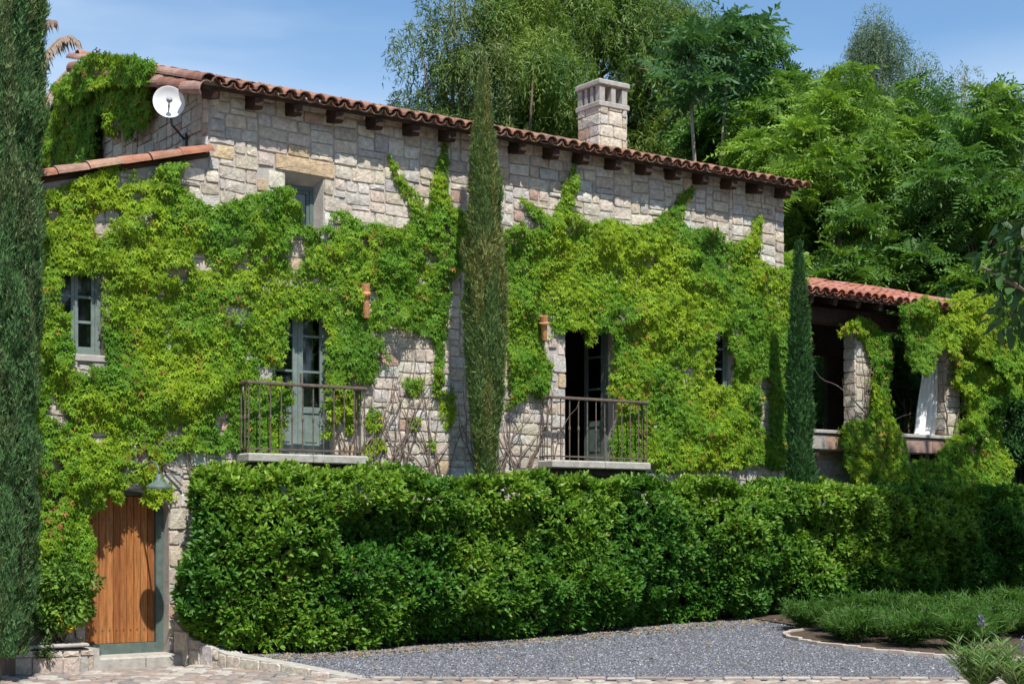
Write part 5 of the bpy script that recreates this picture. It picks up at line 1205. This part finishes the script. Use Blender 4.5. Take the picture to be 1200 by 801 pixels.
# shrubs behind and beside the terrace
SG = 'fern leaved shrubs around the terrace'
for i, (px, dep, zt_, zl, rx, n_, lab) in enumerate([(1010, 35.5, 5.6, .5, 1.7, 210, 'dark shrub seen through the first terrace opening'), (1058, 35, 5.9, .8, 1.2, 170, 'fern leaved shrub seen between the pier and the white curtain'), (1130, 35.5, 6.6, .5, 1.7, 240, 'dark shrub behind the ivy covered terrace pier'), (1198, 34.5, 5.2, .5, 1.2, 200, 'fern leaved shrub right of the terrace at the picture edge'), (960, 37, 6.5, .5, 1.6, 200, 'dark shrub behind the narrow right cypress'), (1262, 33.5, 6.5, .5, 1.4, 180, 'tall shrub partly outside the right picture edge')]):
    jacaranda(lab, px, dep, zt_, zl, rx, n_, (.045, .125, .034), (.095, .20, .045), SG, 40 + i, fl=.55, blobs=12, br=.8, name='fern_shrub', cat='shrub')
# far woodland that closes the horizon
n_ = 26000; tt = rng.uniform(-30, 60, n_); zc_ = rng.uniform(78, 92, n_); zz = rng.uniform(-.5, 1, n_); hgt = 10 + 4 * fbm(np.stack([tt, zc_ * .2, tt * 0], 1), .25, 5); P = np.stack([CAMX + tt * CA + zc_ * SA, CAMY - tt * SA + zc_ * CA, np.abs(zz) * hgt], 1)
V, T, C = scatter(KITE, P, np.array([[-.5, -.6, .7]]) + rv(n_, .5), np.array([[0, 0, -1.]]) + rv(n_, .6), rng.uniform(.6, 1.3, n_), mixc(np.array([.03, .065, .025]), np.array([.07, .12, .04]), fbm(P, .3, 8) * 1.4 - .2))
tag(np_obj('distant_woodland', V, T, C, M['tree'], None), 'far belt of woodland behind the garden trees', kind='stuff')

# the garden across the road, behind the camera (seen in the window panes)
n_ = 9000; tx = rng.uniform(-60, 50, n_); P = np.stack([tx, rng.uniform(-52, -46, n_), np.abs(rng.uniform(-.4, 1, n_)) * (13 + 4 * fbm(np.stack([tx, tx * 0, tx * 0], 1), .2, 6))], 1)
V, T, C = scatter(KITE, P, np.array([[0, .8, .5]]) + rv(n_, .4), np.array([[0, 0, -1.]]) + rv(n_, .5), rng.uniform(.9, 1.8, n_), mixc(np.array([.04, .075, .028]), np.array([.08, .13, .04]), fbm(P, .3, 8) * 1.4 - .2))
tag(np_obj('woodland_across_road', V, T, C, M['tree'], None), 'belt of trees across the road behind the viewer', kind='stuff')

# dead palm fronds behind the gable
palm = thing('dry_palm', 'dead palm with drooping dry brown fronds behind the gable ivy', 'palm tree', Z(40, HOR, 33))
pb = Vector(Z(38, HOR, 33)); pb.z = 0; crown = Vector(Z(36, 176, 33)); m = MB(); m.tube([pb, pb.lerp(crown, .5) + Vector((.05, 0, 0)), crown], [.2, .17, .15], 10); m.build('trunk', M['palebark'], palm)
FR = [[(30, 150), (44, 92), (54, 62), (68, 46), (82, 42), (92, 50)], [(34, 170), (50, 122), (66, 96), (86, 76), (104, 71), (116, 80)], [(30, 190), (50, 152), (64, 128), (82, 110), (96, 108)], [(30, 130), (36, 80), (44, 40), (54, 24), (66, 26)], [(28, 150), (10, 90), (-10, 70), (-30, 90)], [(30, 190), (20, 130), (0, 120), (-20, 140)]]
for k, fr_ in enumerate(FR):
    ctl = [np.array(Z(px_, py_, 33 - .25 * (k % 3))) for px_, py_ in fr_]; tt_ = np.linspace(0, len(ctl) - 1, 15)
    pts = [Vector([float(np.interp(q_, range(len(ctl)), [c_[i_] for c_ in ctl])) for i_ in range(3)]) for q_ in tt_]; s_, e = pts[0], pts[-1]; s = s_
    m = MB(); m.tube(pts, [.045 * (1 - j / 15) + .008 for j in range(15)], 5)
    dirx = (e - s).normalized(); side = dirx.cross(Vector((0, 0, 1))).normalized()
    for j in range(80):
        f = .15 + .85 * j / 79; i0 = min(int(f * 14), 13); p = pts[i0].lerp(pts[i0 + 1], f * 14 - i0); L_ = random.uniform(.35, .7) * (1.1 - f * .5)
        for sd in (-1, 1):
            q = p + side * sd * L_ * .25 + Vector((0, 0, -L_ * random.uniform(.5, 1.0))) + dirx * L_ * .35; mid_ = p.lerp(q, .5) + Vector((0, 0, .03)); wv = dirx * .03; m.add([p - wv, p + wv, mid_ + wv, mid_ - wv, q], [(0, 1, 2, 3), (3, 2, 4)])
    m.build('frond', M['drypalm'], palm, fix=False)

# ================================================================== LOW PLANTING
def leafy_bush(name, label, cat, center, rx, ry, rz, n_, c1, c2, size=.07, tpl=OVAL, mat='laurel', group=None, flowers=None, blobs=14, br=.22):
    t_ = thing(name, label, cat, (center[0], center[1], center[2] - rz), group); r = np.random.default_rng(int(abs(center[0]) * 100)); cs, rs = [], []
    for _ in range(blobs): d = r.normal(0, 1, 3); d /= np.linalg.norm(d); q = r.uniform(.3, .85); cs.append((center[0] + d[0] * rx * q, center[1] + d[1] * ry * q, center[2] + d[2] * rz * q)); rs.append(br * r.uniform(.7, 1.3))
    P, d = blob_points(n_, cs, rs, .9, .5); ax = nrm(d + np.array([[0, 0, .6]]) + rv(n_, .4)); tone = mixc(np.array(c1), np.array(c2), np.clip((fbm(P, 2.5, 3) - .35) * 3 + rng.normal(0, .2, n_), 0, 1)) * rng.uniform(.75, 1.25, (n_, 1))
    parts = [scatter(tpl, P, ax, nrm(d + np.array([[0, 0, -.2]]) + rv(n_, .6)), rng.uniform(.7, 1.3, n_) * size, tone)]; V, T, C = join(parts)
    o = np_obj('foliage', V, T, C, M[mat], t_); o['kind'] = 'stuff'; m = MB(); b = Vector((center[0], center[1], center[2] - rz - .1))
    for c_ in cs: m.tube([b + Vector((random.uniform(-.1, .1), random.uniform(-.05, .05), 0)), b.lerp(Vector(c_), .6), c_], [.012, .009, .004], 5)
    m.build('stems', M['bark'], t_)
    if flowers:
        fc, pts = flowers; F_ = np.array(pts); nf = len(F_) * 7; P = np.repeat(F_, 7, 0) + rv(nf, .018); V, T, C = scatter(OVAL, P, np.array([[0, -1, .5]]) + rv(nf, .5), rv(nf, 1), np.full(nf, .05), np.tile(fc, (nf, 1)) * rng.uniform(.7, 1.2, (nf, 1))); o = np_obj('flowers', V, T, C, M['flower'], t_); o['kind'] = 'stuff'
    return t_
fl = [F(70 + random.uniform(-5, 5), 728 + random.uniform(-8, 8), -.62) for _ in range(4)] + [F(84 + random.uniform(-3, 3), 734 + random.uniform(-4, 4), -.62) for _ in range(4)]
bc = F(66, 700, -.38); leafy_bush('flowering_bush', 'bushy green shrub with a few yellow flowers left of the wooden door', 'bush', (bc[0], -.34, bc[2]), .50, .26, .62, 5200, (.075, .17, .028), (.16, .29, .04), .075, flowers=((.55, .42, .03), fl), blobs=22, br=.2)
bc2 = F(18, 720, -.5); leafy_bush('dark_bush', 'dark small leaved bush at the foot of the left cypress', 'bush', (bc2[0] - .1, -.5, .42), .30, .24, .40, 1500, (.03, .07, .025), (.06, .10, .03), .06, blobs=10, br=.18)
bc3 = F(50, 748, -.62); leafy_bush('trailing_plant', 'small plant trailing over the planter wall', 'plant', (bc3[0] + .05, -.60, .16), .16, .08, .12, 500, (.06, .12, .03), (.12, .18, .04), .045, blobs=6, br=.08)
# planting bed on the right
edge_px = [(1128, 772), (1095, 770), (1060, 767), (1025, 763.5), (990, 759.5), (960, 755), (938, 751), (924, 747.5), (920, 744), (926, 740.5), (940, 738), (960, 736)]
E = [G(*p) for p in edge_px]; E = [E[0]] + E
ext = G(1300, 778); inner_pts = [(E[-1][0] + .3, -1.2), (ext[0] + 9, -1.2), (ext[0] + 9, ext[1]), (ext[0], ext[1])]
bp = [(p[0], p[1]) for p in E[1:]] + inner_pts; bedm = MB(); bedm.add([(p[0], p[1], float(ground_h(*p)) + .025) for p in bp], [tuple(range(len(bp)))])
bed = tag(bedm.build('planting_bed_soil', M['soil'], None, fix=False), 'curved bed of bare soil at the right edge of the gravel', kind='structure')
ed = thing('bed_edging', 'thin curved line of pale pink stones edging the planting bed', 'edging', tuple(E[5]))
pts = [Vector(ext)] + [Vector(p) for p in E[1:]]
for i in range(len(pts) - 1):
    L_ = (pts[i + 1] - pts[i]).length; k_ = max(1, round(L_ / .28))
    for j in range(k_):
        a, b = pts[i].lerp(pts[i + 1], j / k_), pts[i].lerp(pts[i + 1], (j + 1) / k_); c_ = (a + b) / 2; an = math.atan2(b.y - a.y, b.x - a.x); m = MB(); l2 = (b - a).length / 2 - .004
        M4 = Matrix.Translation((c_.x, c_.y, float(ground_h(c_.x, c_.y)) + .02)) @ Matrix.Rotation(an + random.uniform(-.03, .03), 4, 'Z'); m.box(-l2, l2, -.035, .035, -.05, .035 + random.uniform(-.008, .008), random.choice([(.46, .38, .33), (.42, .34, .30), (.48, .43, .38)]), .008, M4); m.build('edging_stone', M['cobble'], ed)
# feathery low shrubs: three prototypes copied
def feather_proto(seed, loc, lab):
    r = np.random.default_rng(seed); t_ = thing('feathery_shrub', lab, 'shrub', loc, 'low feathery shrubs in the planting bed'); parts = []; m = MB(); L0 = Vector(loc)
    for s in range(60):
        az_ = r.uniform(0, 6.28); reach = r.uniform(.15, .48); h_ = r.uniform(.28, .58); pts = [np.array(loc) + np.array([math.cos(az_) * reach * f ** 1.3, math.sin(az_) * reach * f ** 1.3, h_ * (f * 1.5 - .55 * f * f)]) for f in np.linspace(0, 1, 9)]
        m.tube(pts, [.004] * 9, 3, caps=False); k_ = 60; f = r.uniform(.2, 1, k_); P = np.array([[np.interp(x_, np.linspace(0, 1, 9), [p[c] for p in pts]) for c in range(3)] for x_ in f]); d = np.array([math.cos(az_), math.sin(az_), .4])
        P = P + r.normal(0, .025, P.shape); U = d[None] * .5 + r.normal(0, .6, (k_, 3)) + np.array([[0, 0, .35]])
        c = mixc(np.array([.055, .16, .030]), np.array([.12, .24, .040]), r.random(k_)) ; parts.append(scatter(NEEDLE2, P, r.normal(0, 1, (k_, 3)) + np.array([[0, -.5, 1]]), U, r.uniform(.08, .17, k_), c))
    V, T, C = join(parts); o = np_obj('foliage', V, T, C, M['tree'], t_); o['kind'] = 'stuff'; m.build('stems', M['vinestem'], t_, fix=False); return t_
SP = [(1205, 738, 1.2), (1180, 736, 1.15), (1002, 757, 1.0), (1070, 762, 1.05), (1128, 765, 1.1), (944, 738, 1.0), (972, 742, .95), (1000, 738, 1.1), (985, 752, .8), (1022, 750, .9), (1046, 740, 1.1), (1052, 757, .85), (1082, 752, 1.0), (1094, 738, 1.15), (1118, 750, 1.0), (1142, 742, 1.15), (1158, 756, .9), (1186, 746, 1.1), (1215, 752, 1.1), (1240, 744, 1.2)]
wherel = ['in the back row at the right picture edge', 'in the back row just left of the right picture edge', 'in front of the others left of the middle', 'in front of the others in the middle', 'in front of the others by the lavender', 'nearest the tip of the bed', 'second from the bed tip', 'in the back row left of the middle', 'smallest one beside the bed edging', 'front row, left of the middle', 'in the back row against the hedge', 'front row close to the edging', 'front row before the middle', 'back row right of the middle', 'front row behind the lavender', 'back row behind the lavender', 'front row just right of the lavender', 'near the right picture edge', 'cut by the right picture edge', 'furthest right at the hedge']
protos = []
for i, (px, py, sc_) in enumerate(SP):
    loc = G(px, py - 3)
    lab = 'low feathery dark green shrub, ' + wherel[i]
    if i < 3: o = feather_proto(i, loc, lab); protos.append(o); o.scale = (sc_, sc_, sc_ * .95)
    else:
        src = protos[i % 3]; o = src.copy(); col.objects.link(o); o.location = loc; o.rotation_euler.z = random.uniform(0, 6.28); o.scale = (sc_, sc_, sc_ * random.uniform(.82, 1.0)); o['label'] = lab
        for chd in list(src.children): c2 = chd.copy(); col.objects.link(c2); c2.parent = o
# lavender-like plants in the foreground
def lavender(label, px, py, zcd, h, n_, spikes, seed):
    r = np.random.default_rng(seed); b = on_line((px - 600) / FPX * zcd, zcd); loc = (b[0], b[1], -.16); t_ = thing('lavender_plant', label, 'plant', loc, 'lavender plants by the road'); parts = []; m = MB(); fl_ = []
    for s in range(n_):
        az_ = r.uniform(0, 6.28); reach = r.uniform(.05, .42) if s else .03; hh = h * (r.uniform(.5, .9) if s else 1.12); pts = [np.array(loc) + np.array([math.cos(az_) * reach * f, math.sin(az_) * reach * f, hh * f]) for f in np.linspace(0, 1, 6)]; m.tube(pts, [.005, .005, .004, .004, .003, .002], 4, caps=False)
        k_ = 46; f = r.uniform(.15, 1, k_); P = np.array([[np.interp(x_, np.linspace(0, 1, 6), [p[c] for p in pts]) for c in range(3)] for x_ in f]); ths = r.uniform(0, 6.28, k_); lat = np.stack([np.cos(ths), np.sin(ths), np.full(k_, .8)], 1)
        c = mixc(np.array([.12, .23, .085]), np.array([.24, .36, .13]), r.random(k_)); parts.append(scatter(NEEDLE2, P, r.normal(0, .4, (k_, 3)) + np.array([[0, -.2, 1]]), lat, r.uniform(.10, .20, k_), c))
        if s < spikes: fl_.append(pts[-1])
    V, T, C = join(parts); o = np_obj('foliage', V, T, C, M['tree'], t_); o['kind'] = 'stuff'; m.build('stems', M['palebark'], t_, fix=False)
    for p in fl_:
        q = MB(); q.tube([Vector(p), Vector(p) + Vector((0, 0, .10))], .004, 4, (.2, .2, .25)); nn = 40
        P = np.array(p)[None] + np.stack([r.normal(0, .016, nn), r.normal(0, .016, nn), r.uniform(.0, .14, nn)], 1); V, T, C = scatter(KITE, P, r.normal(0, 1, (nn, 3)), r.normal(0, 1, (nn, 3)) + np.array([[0, 0, .6]]), np.full(nn, .034), mixc(np.array([.16, .12, .30]), np.array([.40, .36, .55]), r.random(nn))); np_obj('flower_spike', V, T, C, M['flower'], t_)
    return t_
lavender('grey green lavender plant with one tall purple spike at the road edge', 1148, 800, 17.9, .66, 44, 1, 5)
lavender('lavender plant cut off by the right picture edge', 1200, 800, 17.6, .46, 36, 1, 6)

# ================================================================== FOREGROUND / SHADE TREES
def broadleaf(label, base, trunk_top, cs, rs, n_, size, c1, c2, seed, r0=.2, group='large trees shading the yard from the right'):
    t_ = thing('broadleaf_tree', label, 'tree', base, group); trunk_limbs(t_, base, trunk_top, r0, cs, M['bark'], seed); P, d = blob_points(n_, cs, rs, .85, .35); tone = mixc(np.array(c1), np.array(c2), np.clip((fbm(P, .8, seed) - .35) * 3 + rng.normal(0, .2, n_), 0, 1)) * rng.uniform(.75, 1.25, (n_, 1))
    V, T, C = scatter(OVAL, P, nrm(d + np.array([[0, 0, .7]]) + rv(n_, .5)), nrm(d * .6 + np.array([[0, 0, -.6]]) + rv(n_, .5)), rng.uniform(.7, 1.3, n_) * size, tone); o = np_obj('crown', V, T, C, M['laurel'], t_); o['kind'] = 'stuff'; return t_
# a branch of this one reaches into the right edge of the frame
fb = [Z(px, py, dep) for px, py, dep in ((1205, 300, 11.2), (1188, 330, 11.0), (1168, 300, 11.1), (1150, 312, 11.0), (1195, 365, 11.3), (1215, 340, 11.5), (1185, 265, 11.4), (1230, 280, 11.0))]
bs = on_line(5.1, 11.6)
cs, rs = crown_blobs((*on_line(5.6, 11.6), 5.4), 1.6, 1.5, 16, .7, 3)
broadleaf('broadleaf tree outside the right edge whose leafy branch enters the picture', (bs[0], bs[1], -.17), (*on_line(5.3, 11.6), 5.0), list(fb) + cs, [.22, .2, .16, .10, .22, .3, .12, .4] + rs, 6500, .125, (.035, .09, .03), (.07, .15, .045), 5, r0=.12)
def shade_tree(label, t, zc, z, r, n_, seed, br=1.1):
    c_ = (*on_line(t, zc), z); cs, rs = crown_blobs(c_, r, r * .6, 26, br, seed); b = on_line(t + 1.0, zc - .5); broadleaf(label, (b[0], b[1], -.17), (c_[0], c_[1], z), cs, rs, n_, .2, (.035, .08, .025), (.07, .13, .03), seed, r0=.28)
shade_tree('tall tree outside the right edge shading the gravel and hedge', 11.6, 22.6, 11.2, 3.5, 6000, 31)
shade_tree('tall tree outside the right edge shading the terrace', 10.3, 23.3, 12.4, 2.2, 4500, 32)
